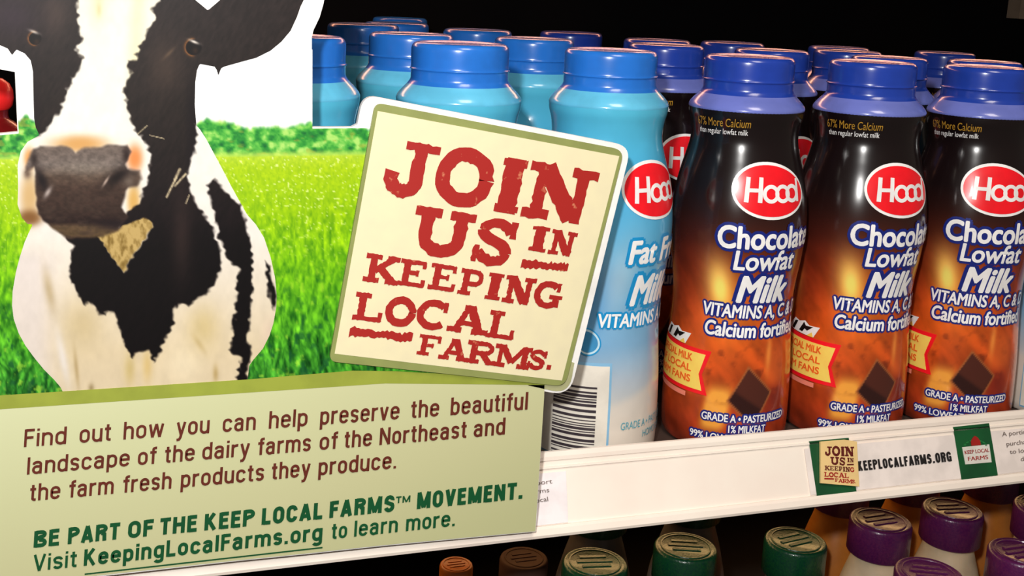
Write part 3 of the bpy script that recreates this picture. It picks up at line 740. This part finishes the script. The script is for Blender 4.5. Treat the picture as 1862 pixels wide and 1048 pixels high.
# --- panel lettering
brown = mat('brown_ink', (104, 40, 26), 0.5, KS)
green = mat('green_ink', (6, 84, 44), 0.5, KS)
def line_word(mb, s, x0, x1, A, B, cap, wpx=4.7, off=0.0006):
    f = lambda x: A[1]+(B[1]-A[1])*(x-A[0])/(B[0]-A[0])
    sans_word(mb, s, (x0, f(x0)), (x1, f(x1)), cap, wpx, lambda px, py, z: sign_pt(px, py, off+z))
mb = MB(); A, B = (45, 812), (957, 744)
for s, a, b in (('Find', 43.5, 120), ('out', 144, 201), ('how', 224, 297), ('you', 320, 380), ('can', 404, 464), ('help', 488, 558), ('preserve', 581, 725), ('the', 746, 797), ('beautiful', 818, 958)): line_word(mb, s, a, b, A, B, 32)
sobj(mb.build('lettering', brown))
mb = MB(); A, B = (49, 862), (917, 789.5)
for s, a, b in (('landscape', 49, 235), ('of', 250, 283), ('the', 299, 353), ('dairy', 367, 453), ('farms', 468, 564), ('of', 580, 612), ('the', 625, 675), ('Northeast', 689, 847), ('and', 860, 917)): line_word(mb, s, a, b, A, B, 31)
sobj(mb.build('lettering', brown))
mb = MB(); A, B = (54.5, 910.5), (719.5, 851)
for s, a, b in (('the', 54, 109), ('farm', 125, 206), ('fresh', 223, 311), ('products', 328, 479), ('they', 493, 563), ('produce.', 578, 719.5)): line_word(mb, s, a, b, A, B, 31)
sobj(mb.build('lettering', brown))
mb = MB(); A, B = (62, 995), (948, 906)
for s, a, b in (('BE', 61, 107), ('PART', 123, 217), ('OF', 232, 278), ('THE', 290, 357), ('KEEP', 371, 461), ('LOCAL', 475, 585), ('FARMS', 598, 716), ('MOVEMENT.', 757, 949)): line_word(mb, s, a, b, A, B, 30, 7.0)
sans_word(mb, 'TM', (719, 914.5), (745, 912), 12, 2.6, lambda px, py, z: sign_pt(px, py, .0006+z))
sobj(mb.build('lettering', green))
mb = MB(); A, B = (60, 1038), (826, 955.5)
line_word(mb, 'Visit', 60, 139, A, B, 30); line_word(mb, 'KeepingLocalFarms.org', 152, 585, A, B, 30, 6.0); line_word(mb, 'to', 602, 630, A, B, 29); line_word(mb, 'learn', 643, 722, A, B, 29); line_word(mb, 'more.', 737, 826, A, B, 29)
P = np.array([(154, 1042), (154, 1044.6), (586, 996.2), (586, 993.6)]); mb.add(sign_pt(P[:, 0], P[:, 1], 0.0006), [(0, 1, 2, 3)])
sobj(mb.build('lettering', green))

# ================================================================== MILK BOTTLES
PROF = [(0, .6), (22, .6), (28.5, 0), (30.6, 2.5), (31.3, 8), (31.4, 22), (31.0, 38), (30.0, 54), (29.4, 68), (30.0, 80), (31.8, 93), (32.8, 104), (32.9, 113), (32.0, 123), (29.8, 134), (27.4, 143), (26.0, 149), (25.7, 153), (26.3, 158), (27.4, 162.5), (27.7, 165.5)]
PS = smooth_prof(PROF, 6)/1000.0; PS[:, 0] = np.maximum(PS[:, 0], 0)
_k = PS[18:]; _z = np.arange(_k[0, 1], _k[-1, 1], .0008)
PS = np.concatenate([PS[:18], np.stack([np.interp(_z, _k[:, 1], _k[:, 0]), _z], 1), PS[-1:]])
def rad(z):
    b = PS[8:]; return np.interp(z, b[:, 1], b[:, 0])
NA = 240
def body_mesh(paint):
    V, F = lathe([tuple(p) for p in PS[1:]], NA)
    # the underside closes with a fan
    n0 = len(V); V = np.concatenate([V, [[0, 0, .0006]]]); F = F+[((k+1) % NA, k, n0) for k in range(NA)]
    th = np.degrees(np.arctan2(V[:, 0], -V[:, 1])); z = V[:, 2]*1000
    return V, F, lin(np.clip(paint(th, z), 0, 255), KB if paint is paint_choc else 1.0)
KB = 1.25
def paint_choc(t, z):
    c = ramp(z, [(0, (116, 38, 20)), (12, (142, 48, 22)), (30, (176, 68, 24)), (55, (182, 70, 22)), (74, (152, 52, 24)), (90, (112, 36, 20)), (104, (66, 24, 18)), (118, (36, 16, 14)), (130, (20, 11, 12)), (170, (16, 9, 11))])
    nx = fbm(t/16+.03*z, z/9+3*np.sin(np.radians(t)), 4)
    c = c*(1+(nx-.5)*0.7*sm(120, 80, z))[..., None]
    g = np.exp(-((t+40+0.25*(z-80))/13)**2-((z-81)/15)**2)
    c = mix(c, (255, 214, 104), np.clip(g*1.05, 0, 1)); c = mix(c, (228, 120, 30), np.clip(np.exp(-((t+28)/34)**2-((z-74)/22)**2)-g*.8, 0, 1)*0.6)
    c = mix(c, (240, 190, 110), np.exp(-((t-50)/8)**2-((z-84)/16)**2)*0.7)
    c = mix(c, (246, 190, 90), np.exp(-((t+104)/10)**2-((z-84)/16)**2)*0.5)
    # splash and caramel
    c = mix(c, (236, 168, 66), np.clip(1.4*np.exp(-((t+36-(z-24)*.3)/11)**4-((z-22)/11)**4), 0, 1)*0.85)
    c = mix(c, (84, 30, 14), sm(.55, .75, fbm(t/9+5, z/5, 3))*np.exp(-((t+5)/50)**4-((z-40)/14)**4)*0.6)
    c = mix(c, (206, 92, 36), np.exp(-((t-22)/13)**4-((z-44)/10)**4)*0.7)
    c = mix(c, (232, 140, 60), np.exp(-((t-10-(z-50)*.1)/3)**2-((z-50)/9)**2)*0.8)
    c = mix(c, (120, 30, 20), np.exp(-((t-20)/12)**4-((z-25)/9)**4)*0.7)
    # chocolate square
    d = np.abs(t+6+(z-28)*.25)/20+np.abs(z-29-(t+6)*.10)/14.5
    c = mix(c, (150, 84, 44), sm(1.16, 1.04, d)); c = mix(c, (72, 34, 26), sm(1.03, .97, d)); c = mix(c, (44, 20, 18), sm(1.0, .92, d)*sm(0, -3, z-28+(t+6)*.35))
    return c
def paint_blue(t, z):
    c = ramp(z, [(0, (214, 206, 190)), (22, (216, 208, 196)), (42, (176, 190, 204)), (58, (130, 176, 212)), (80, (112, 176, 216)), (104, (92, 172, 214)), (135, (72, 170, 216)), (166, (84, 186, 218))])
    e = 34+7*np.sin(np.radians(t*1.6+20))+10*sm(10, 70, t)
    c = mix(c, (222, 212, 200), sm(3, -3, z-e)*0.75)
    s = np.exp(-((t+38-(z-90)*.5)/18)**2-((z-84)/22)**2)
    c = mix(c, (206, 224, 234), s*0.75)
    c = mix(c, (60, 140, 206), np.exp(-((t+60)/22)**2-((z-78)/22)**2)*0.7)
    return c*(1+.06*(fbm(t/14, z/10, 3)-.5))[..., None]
def wrap(th_deg, zmm, off=0.00015):
    """label coordinates (degrees round the bottle, mm up) -> points just proud of the body"""
    z = np.asarray(zmm)/1000.0; a = np.radians(th_deg); r = rad(z)+off
    return np.stack([r*np.sin(a), -r*np.cos(a), z], -1)
def label_text(mb, s, t0, t1, z0, cap, m=0, bold=0.0, shear=0.0, outline=None, tilt=0.0, off=0.0004):
    """s between angles t0..t1, baseline z0 mm, cap height mm"""
    V, F = glyphs(s, 0.0, shear, True)
    x0 = V[:, 0].min(); x1 = V[:, 0].max(); sc = cap/CAPH
    dg = 57.3/(rad(z0/1000.0)*1000.0)
    u = (V[:, 0]-x0)/(x1-x0); T = t0+u*(t1-t0); Z = z0+V[:, 1]*sc+tilt*u
    def put(r, n, mm, of):
        for i in range(n):
            a_ = 2*math.pi*i/n
            mb.add(wrap(T+r*sc*dg*math.cos(a_), Z+r*sc*math.sin(a_), of+lift()), F, mm)
    if outline is not None: put(bold+outline[1], 10, outline[0], off-0.00016)
    put(bold, 6 if bold > .012 else 1, m, off)
def label_poly(mb, pts, m, off=0.0002, step=4.0):
    """filled label patch: fan of rings so that it follows the curve"""
    P = np.array(pts, float); out = []
    for a, b in zip(P, np.roll(P, -1, axis=0)):
        k = max(1, int(np.hypot(*(b-a))/step)); out += [a+(b-a)*i/k for i in range(k)]
    P = np.array(out); c = P.mean(0); n = len(P); R = 6
    V = np.concatenate([c+(P-c)*((j+1)/R) for j in range(R)]+[c[None]])
    F = []
    for j in range(R-1):
        for i in range(n): F.append((j*n+i, j*n+(i+1) % n, (j+1)*n+(i+1) % n, (j+1)*n+i)[::-1])
    F += [(R*n, (i+1) % n, i)[::-1] for i in range(n)]
    mb.add(wrap(V[:, 0], V[:, 1], off), F, m)
def egg(ct, cz, rt, rz, n=48):
    o = []
    for i in range(n):
        a = 2*math.pi*i/n; x = math.cos(a); y = math.sin(a)
        o.append((ct+rt*x, cz+rz*y*(1-0.10*x)-0.10*rz*x))
    return o[::-1] if False else o
white = mat('label_white', (255, 255, 255), 0.3, 1.0, coat=0.3)
navy = mat('label_navy', (24, 40, 128), 0.3, 1.0, coat=0.3)
cyan = mat('label_cyan', (24, 138, 196), 0.3, 1.2, coat=0.3)
hred = mat('label_red', (226, 22, 34), 0.3, 1.3, coat=0.3)
gold = mat('label_gold', (176, 132, 44), 0.3, 1.2, coat=0.3)
yell = mat('label_yellow', (250, 206, 96), 0.3, 1.2, coat=0.3)
orng = mat('label_orange', (226, 96, 34), 0.3, 1.2, coat=0.3)
blk = mat('label_black', (18, 16, 18), 0.3)
teal = mat('label_teal', (70, 150, 170), 0.3, 1.2)
CAPP = smooth_prof([(22.9, 172.4), (21.7, 174.2), (21.5, 176.2), (21.55, 178.4), (21.95, 178.9), (21.95, 179.3), (21.45, 179.8), (21.5, 184), (21.5, 187.4), (21.2, 188.9), (20.3, 190.0)], 4)
CAPP = np.concatenate([CAPP, [[19.0, 190.5], [17.6, 190.1], [16.5, 189.9], [0, 189.9]]])/1000.0
COLP = smooth_prof([(27.68, 165.3), (27.75, 166.2), (27.2, 167.6), (25.6, 169.6), (24.0, 171.2), (22.85, 172.5)], 4)/1000.0
def make_bottle(kind):
    root = bpy.data.objects.new('milk_bottle', None); COL.objects.link(root); root.empty_display_size = .02
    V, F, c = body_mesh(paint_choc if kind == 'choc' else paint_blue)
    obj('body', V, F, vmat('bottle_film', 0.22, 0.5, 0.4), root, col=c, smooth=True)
    capm = mat('cap_navy', (34, 66, 170), 0.24, 1.0, coat=0.35) if kind == 'choc' else mat('cap_blue', (38, 114, 208), 0.24, 1.05, coat=0.35)
    colm = mat('collar_violet', (112, 124, 206), 0.22, 1.0, coat=0.4) if kind == 'choc' else mat('collar_cyan', (96, 186, 222), 0.22, 1.1, coat=0.4)
    V, F = lathe([tuple(p) for p in CAPP], 96); obj('cap', V, F, capm, root, smooth=True)
    V, F = lathe([tuple(p) for p in COLP], 96); obj('collar', V, F, colm, root, smooth=True)
    mb = MB(); label_poly(mb, egg(0, 129.6, 37, 13.2), 0, .0003); label_poly(mb, egg(0, 129.6, 34.6, 11.8), 1, .00045)
    b = mb.build('logo_badge', [white, hred], root, smooth=True)
    mb = MB()
    # round letters with a long-stemmed H, as on the badge
    zb = 124.4; hh = 11.6
    def bar(t0, z0, t1, z1, wd):
        P = np.array([(t0, z0), (t1, z1)]); n = 6; L = np.linspace(0, 1, n)[:, None]; Q = P[0]+(P[1]-P[0])*L
        d = P[1]-P[0]; d = d/np.hypot(*d); nn = np.array([-d[1]*1.9, d[0]])*wd/2
        V = np.concatenate([Q+nn, Q-nn]); mb.add(wrap(V[:, 0], V[:, 1], .0006), [(i, i+n, i+1+n, i+1) for i in range(n-1)])
    def ring(ct, cz, rt, rz, wt, n=28):
        a = np.linspace(0, 2*math.pi, n, endpoint=False)
        V = np.concatenate([np.stack([ct+rt*np.cos(a), cz+rz*np.sin(a)], 1), np.stack([ct+(rt-wt*1.9)*np.cos(a), cz+(rz-wt)*np.sin(a)], 1)])
        mb.add(wrap(V[:, 0], V[:, 1], .0006), [(i, (i+1) % n, (i+1) % n+n, i+n) for i in range(n)])
    bar(-24, zb, -23, zb+hh, 2.0); bar(-12.5, zb, -11.5, zb+hh, 2.0); bar(-23.5, zb+5.6, -11.5, zb+5.6, 1.8)
    for ct in (-2.5, 9.0, 19.5): ring(ct, zb+4.0, 7.8, 4.3, 1.8)
    bar(26.2, zb, 27.0, zb+hh-1, 1.6)
    lt = mb.build('lettering', white, b, smooth=True)
    mb = MB()
    if kind == 'choc':
        ol = (1, 0.10)
        label_text(mb, 'Chocolate', -44, 48, 102.5, 11.0, 0, .028, 0, ol)
        label_text(mb, 'Lowfat', -30, 27, 92.0, 9.8, 0, .022, 0.12, ol)
        label_text(mb, 'Milk', -25, 24, 76.0, 13.5, 0, .034, 0.25, ol)
        mb.build('product_lettering', [white, navy], root, smooth=True)
        mb = MB()
        label_text(mb, 'VITAMINS A, C & D', -55, 50, 68.0, 6.6, 0, .022, 0.1, (1, .10))
        label_text(mb, 'Calcium fortified', -52, 46, 58.6, 7.2, 0, .026, 0.1, (1, .10))
        mb.build('vitamin_lettering', [white, navy], root, smooth=True)
        mb = MB()
        label_text(mb, 'GRADE A • PASTEURIZED', -48, 32, 16.5, 3.8, 0, .02, 0, (1, .16))
        label_text(mb, '1% MILKFAT', -24, 10, 11.2, 3.8, 0, .02, 0, (1, .16))
        label_text(mb, '99% LOWFAT', -58, -12, 6.6, 3.6, 0, .02, 0, (1, .16))
        mb.build('grade_lettering', [white, navy], root, smooth=True)
        mb = MB()
        label_text(mb, '67% More Calcium', -84, -24, 158.0, 4.2, 0, .012, 0.1, tilt=0.4)
        label_text(mb, 'than regular lowfat milk', -82, -26, 154.4, 2.8, 1, .008, tilt=0.4)
        mb.build('neck_lettering', [gold, white], root, smooth=True)
    else:
        ol = (1, 0.10)
        label_text(mb, 'Fat Free', -28, 42, 97.0, 11.0, 0, .034, 0.15, ol)
        label_text(mb, 'Milk', -22, 26, 77.0, 14.5, 0, .034, 0.25, ol)
        mb.build('product_lettering', [white, cyan], root, smooth=True)
        mb = MB()
        label_text(mb, 'VITAMINS A & D', -50, 48, 66.8, 6.6, 0, .022, 0.1, (1, .11))
        mb.build('vitamin_lettering', [white, cyan], root, smooth=True)
        mb = MB()
        label_text(mb, 'GRADE A • PASTEURIZED', -26, 44, 18.0, 3.8, 2, .0)
        label_text(mb, 'HOMOGENIZED', -2, 44, 12.5, 3.6, 2, .0)
        mb.build('grade_lettering', [white, cyan, teal], root, smooth=True)
        mb = MB()
        label_poly(mb, [(-116, 3), (-36, 3), (-36, 50), (-116, 50)], 1, .0002); label_poly(mb, [(-115, 4), (-38, 4), (-38, 48.6), (-115, 48.6)], 0, .0003)
        zz = 4.5
        r2 = random.Random(3)
        while zz < 40:
            h = r2.choice([.5, .5, .9, 1.3]); g = r2.choice([.5, .6, 1.0, 1.4])
            L = np.linspace(-86, -48, 10); Vb = np.concatenate([wrap(L, np.full(10, zz), .0005), wrap(L, np.full(10, zz+h), .0005)])
            mb.add(Vb, [(i, i+1, i+11, i+10) for i in range(9)], 2); zz += h+g
        mb.build('barcode_panel', [mat('barcode_paper', (226, 220, 208), 0.3, 1.1), mat('barcode_blue', (130, 180, 214), 0.3, 1.1), mat('barcode_ink', (62, 54, 60), 0.3)], root, smooth=True)
        mb = MB()
        for i, (s, m_) in enumerate(((11.5, 0), (10.3, 1), (8.6, 2))): label_poly(mb, egg(-58, 59.5, s, s*.56), m_, .0003+.00012*i)
        mb.build('seal_emblem', [cyan, mat('seal_pale', (190, 222, 236), 0.3, 1.1), mat('seal_blue', (60, 140, 190), 0.3, 1.1)], root, smooth=True)
    # promotional flag on the left of the label
    mb = MB()
    sh = 0 if kind == 'choc' else -130
    def F_(p): return [(t+sh, z) for t, z in p]
    def flag(e): return F_([(-122-e, 31-e*.4), (-50+e, 30-e*.4), (-54+e*.6, 38), (-49+e, 48+e*.4), (-122-e, 49+e*.4)])
    label_poly(mb, flag(5), 0, .0003); label_poly(mb, flag(0), 1, .00045)
    for i, s in enumerate(('OFFICIAL MILK', 'OF LOCAL', 'FARM FANS')):
        label_text(mb, s, -112+sh, -62+sh, 43.6-i*5.3, 3.6, 2, .03, off=.0006)
    label_poly(mb, F_([(-118, 25.8), (-66, 25.2), (-66, 27.6), (-118, 28.2)]), 3, .0003)
    # plain white patch with dark spots above the flag
    label_poly(mb, F_([(-112, 51.4), (-72, 50.8), (-66, 56.6), (-78, 56.2), (-84, 58.0), (-92, 56.8), (-100, 57.6)]), 4, .0004)
    for q in ([(-104, 51.8), (-99, 51.8), (-94, 56.6), (-99, 56.2)], [(-91, 52.2), (-86, 52.0), (-84, 54.2), (-80, 53.2), (-73, 56.0), (-82, 55.6), (-85, 57.2)]): label_poly(mb, F_(q), 5, .00055)
    label_poly(mb, F_([(-80, 50.9), (-72, 50.8), (-74, 53.2)]), 1, .00055)
    mb.build('promo_flag', [hred, yell, orng, mat('label_pink', (226, 130, 110), 0.3, 1.2), white, blk], root, smooth=True)
    return root
TILT = -0.02
def place(root, x, y, rot, label, group):
    root.matrix_world = Matrix.Translation((x, y, 0.0007)) @ Matrix.Rotation(TILT, 4, 'Y') @ Matrix.Rotation(math.radians(rot), 4, 'Z')
    tag(root, label, 'milk bottle', group)
GB = 'light blue milk bottles on the shelf'
GC = 'chocolate milk bottles on the shelf'
BOT = [
 # kind, x, y, label rotation, label
 ('blue', .2229, 0, 27, 'light blue fat free milk bottle with barcode panel, right beside the JOIN US square'),
 ('blue', .1503, 0, -30, 'light blue front row bottle, cap and shoulders above the JOIN US square'),
 ('blue', .0777, 0, 150, 'light blue front row bottle beside the cow ear, cut by the sign edge'),
 ('blue', .5125, 0, 40, 'blue and white milk bottle, only a sliver at the right picture edge'),
 ('blue', .1503, .085, 60, 'second row light blue bottle, left of the one above the JOIN US square'),
 ('blue', .2229, .100, 22, 'second row light blue bottle just left of the fat free bottle with barcode'),
 ('blue', .1503, .200, 100, 'dim blue bottle behind the front bottle beside the cow ear'),
 ('blue', .187, .265, 20, 'blue bottle far back, a strip of cap between two larger left caps'),
 ('blue', .2229, .200, 70, 'third row blue cap over the right shoulder of the bottle above the JOIN US square'),
 ('blue', .2229, .400, 0, 'rearmost pale blue cap at upper left against the black cooler back'),
 ('choc', .2965, 0, -2, 'front row chocolate milk bottle touching the light blue fat free bottle'),
 ('choc', .3680, 0, 2, 'middle one of the three front chocolate milk bottles'),
 ('choc', .4400, 0, -17, 'rightmost of the three front chocolate milk bottles, beside the right picture edge'),
 ('choc', .303, .100, 8, 'second row chocolate bottle between the fat free bottle and leftmost front chocolate bottle'),
 ('choc', .370, .096, 18, 'second row chocolate bottle, red logo between leftmost and middle front chocolate bottles'),
 ('choc', .432, .069, 45, 'chocolate milk bottle close behind the middle front chocolate bottle'),
 ('choc', .507, .075, 30, 'chocolate milk bottle close behind the rightmost front chocolate bottle'),
 ('choc', .305, .245, 30, 'far navy cap peeking above the left side of the fat free bottle'),
 ('choc', .337, .178, -40, 'third row navy rim just above the second row cap beside the fat free bottle'),
 ('choc', .404, .198, 10, 'third row navy rim above the right side of the leftmost front chocolate bottle'),
 ('choc', .455, .140, 60, 'third row navy cap above the left of the middle front chocolate bottle'),
 ('choc', .500, .212, -20, 'rearmost violet topped cap above the middle front chocolate bottle'),
 ('choc', .590, .207, 15, 'navy capped bottle apart at the back, between middle and rightmost front chocolate bottles'),
]
protos = {}
for kind, x, y, r, lb in BOT:
    if kind not in protos: b = protos[kind] = make_bottle(kind)
    else: b = copy_tree(protos[kind])
    place(b, x, y, r, lb, GB if kind == 'blue' else GC)

# small red-capped bottles seen through the notch at the left edge of the sign
def red_bottle(x, y, lb):
    r = thing('juice_bottle', lb, 'juice bottle', (x, y, 0))
    V, F = lathe([tuple(p) for p in smooth_prof([(0, .0), (.019, 0), (.021, .004), (.021, .06), (.021, .125), (.0195, .138), (.015, .147), (.0105, .151), (.0080, .153), (.0080, .158)], 4)], 48)
    obj('body', V, F, mat('berry_plastic', (120, 20, 22), 0.25, 1.0, coat=0.3), r, smooth=True)
    V, F = lathe([(.0082, .1565), (.0094, .158), (.0099, .161), (.0096, .164), (.0084, .1666), (.006, .1684), (0, .1692)], 48)
    obj('cap', V, F, mat('cap_red', (238, 40, 40), 0.3, 1.2), r, smooth=True)
red_bottle(-.0440, .012, 'small red capped bottle glimpsed through the notch at the left edge of the sign')

# ================================================================== LOWER SHELF: small jugs under the rail
ZF = -0.240
def jug(capm, bodym, top, name, h=0.021, capr=.0182):
    root = bpy.data.objects.new(name, None); COL.objects.link(root); root.empty_display_size = .02
    t = top-ZF-h
    pr = [(0, .0), (.020, 0), (.0245, .003), (.0255, .008), (.0255, t-.062), (.0252, t-.050), (.0235, t-.036), (.0195, t-.019), (.0162, t-.008), (.0150, t-.003), (.0150, t+.004), (0, t+.004)]
    V, F = lathe([tuple(p) for p in smooth_prof(pr[:-1], 4)]+[(0, t+.004)], 64); obj('body', V, F, bodym, root, smooth=True)
    nk = 96; cp = [(capr*.93, t), (capr*1.0, t+.001), (capr*1.0, t+h-.002), (capr*.965, t+h-.0006), (capr*.90, t+h), (capr*.86, t+h-.0003), (0, t+h-.0003)]
    V, F = lathe(cp, nk)
    for i in range(nk, 3*nk):      # fine knurl round the side
        if i % 2: V[i, :2] *= 0.985
    o = obj('cap', V, F, capm, root, smooth=True)
    # raised ring and bars moulded into the lid
    mb = MB(); a = np.linspace(0, 2*math.pi, 48, endpoint=False); zt = t+h-.0003
    for r0, r1 in ((.80, .74),):
        P = np.concatenate([np.stack([np.cos(a)*capr*r, np.sin(a)*capr*r, np.full(48, zt+dz)], 1) for r, dz in ((r0, 0), (r0-.01, .0004), (r1+.01, .0004), (r1, 0))])
        mb.add(P, [(j*48+i, j*48+(i+1) % 48, (j+1)*48+(i+1) % 48, (j+1)*48+i) for j in range(3) for i in range(48)])
    for k, (yy, hw) in enumerate(((.006, .0075), (.001, .010), (-.004, .008))):
        q = capr/.0182; mb.box((-hw*q, (yy-.0011)*q, zt-.0002), (hw*q, (yy+.0011)*q, zt+.0004))
    e = mb.build('lid_relief', capm, o)
    return root
capg = mat('cap_green', (8, 62, 44), 0.30, 1.0, noise=(700.0, (14, 74, 40), .4, .6), bump=(900.0, .25), coat=0.2)
capp = mat('cap_purple', (84, 22, 82), 0.32, 1.0, noise=(700.0, (96, 30, 84), .4, .6), bump=(900.0, .2), coat=0.2)
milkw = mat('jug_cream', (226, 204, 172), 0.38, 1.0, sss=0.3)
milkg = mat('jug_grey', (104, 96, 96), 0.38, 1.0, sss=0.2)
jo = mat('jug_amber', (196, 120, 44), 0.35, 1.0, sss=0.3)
capb = mat('cap_brown', (92, 64, 54), 0.7, spec=0.2)
JUGS = [
 ('g', .2543, .0483, 'green capped jug leftmost under the rail, below the bare middle of the price rail'),
 ('g', .3133, .0532, 'green capped jug second from left, left of the JOIN US sticker'),
 ('g', .3817, .0449, 'green capped jug directly below the JOIN US sticker, beside the first purple cap'),
 ('g', .3690, -.0168, 'green capped jug cut off by the bottom picture edge, in front of the others'),
 ('p', .4373, .0402, 'purple capped jug beside the rightmost green cap, under the words KEEPLOCALFARMS.ORG'),
 ('p', .4930, .0427, 'purple capped jug close under the rail below the green farm emblem tag'),
 ('p', .4228, -.0198, 'purple capped jug cut off by the bottom edge between green and purple caps'),
 ('p', .4935, -.0130, 'purple capped jug at the lower right corner of the picture'),
 ('p', .5559, .0326, 'purple capped jug cut by the right picture edge just under the rail'),
]
pj = {}
for kd, x, y, lb in JUGS:
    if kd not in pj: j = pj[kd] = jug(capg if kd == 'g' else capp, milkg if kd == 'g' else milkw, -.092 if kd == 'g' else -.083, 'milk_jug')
    else: j = copy_tree(pj[kd])
    j.location = (x, y, ZF); j.rotation_euler = (0, 0, random.uniform(-.5, .5))
    tag(j, lb, 'jug', 'green capped jugs on the lower shelf' if kd == 'g' else 'purple capped jugs on the lower shelf')
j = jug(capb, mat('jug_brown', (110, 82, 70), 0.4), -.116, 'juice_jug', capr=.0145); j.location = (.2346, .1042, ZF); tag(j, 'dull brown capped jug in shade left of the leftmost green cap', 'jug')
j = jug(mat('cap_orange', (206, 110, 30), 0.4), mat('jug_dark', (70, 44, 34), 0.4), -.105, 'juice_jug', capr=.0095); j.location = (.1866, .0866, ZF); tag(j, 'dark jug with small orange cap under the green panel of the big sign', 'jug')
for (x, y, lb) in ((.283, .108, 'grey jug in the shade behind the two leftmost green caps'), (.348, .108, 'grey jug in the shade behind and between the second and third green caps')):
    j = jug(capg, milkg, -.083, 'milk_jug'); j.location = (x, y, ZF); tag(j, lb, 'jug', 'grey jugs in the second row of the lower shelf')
SECOND = [('p', .452, .0985), ('p', .511, .1010), ('p', .5700, .0930)]
for i, (kd, x, y) in enumerate(SECOND):
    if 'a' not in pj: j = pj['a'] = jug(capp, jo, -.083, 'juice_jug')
    else: j = copy_tree(pj['a'])
    j.location = (x, y, ZF)
    tag(j, ['amber jug whose shoulder glows between the two uppermost purple caps', 'amber jug behind the purple cap below the farm emblem tag', 'amber jug in the second row at the right picture edge'][i], 'jug', 'amber jugs in the second row of the lower shelf')
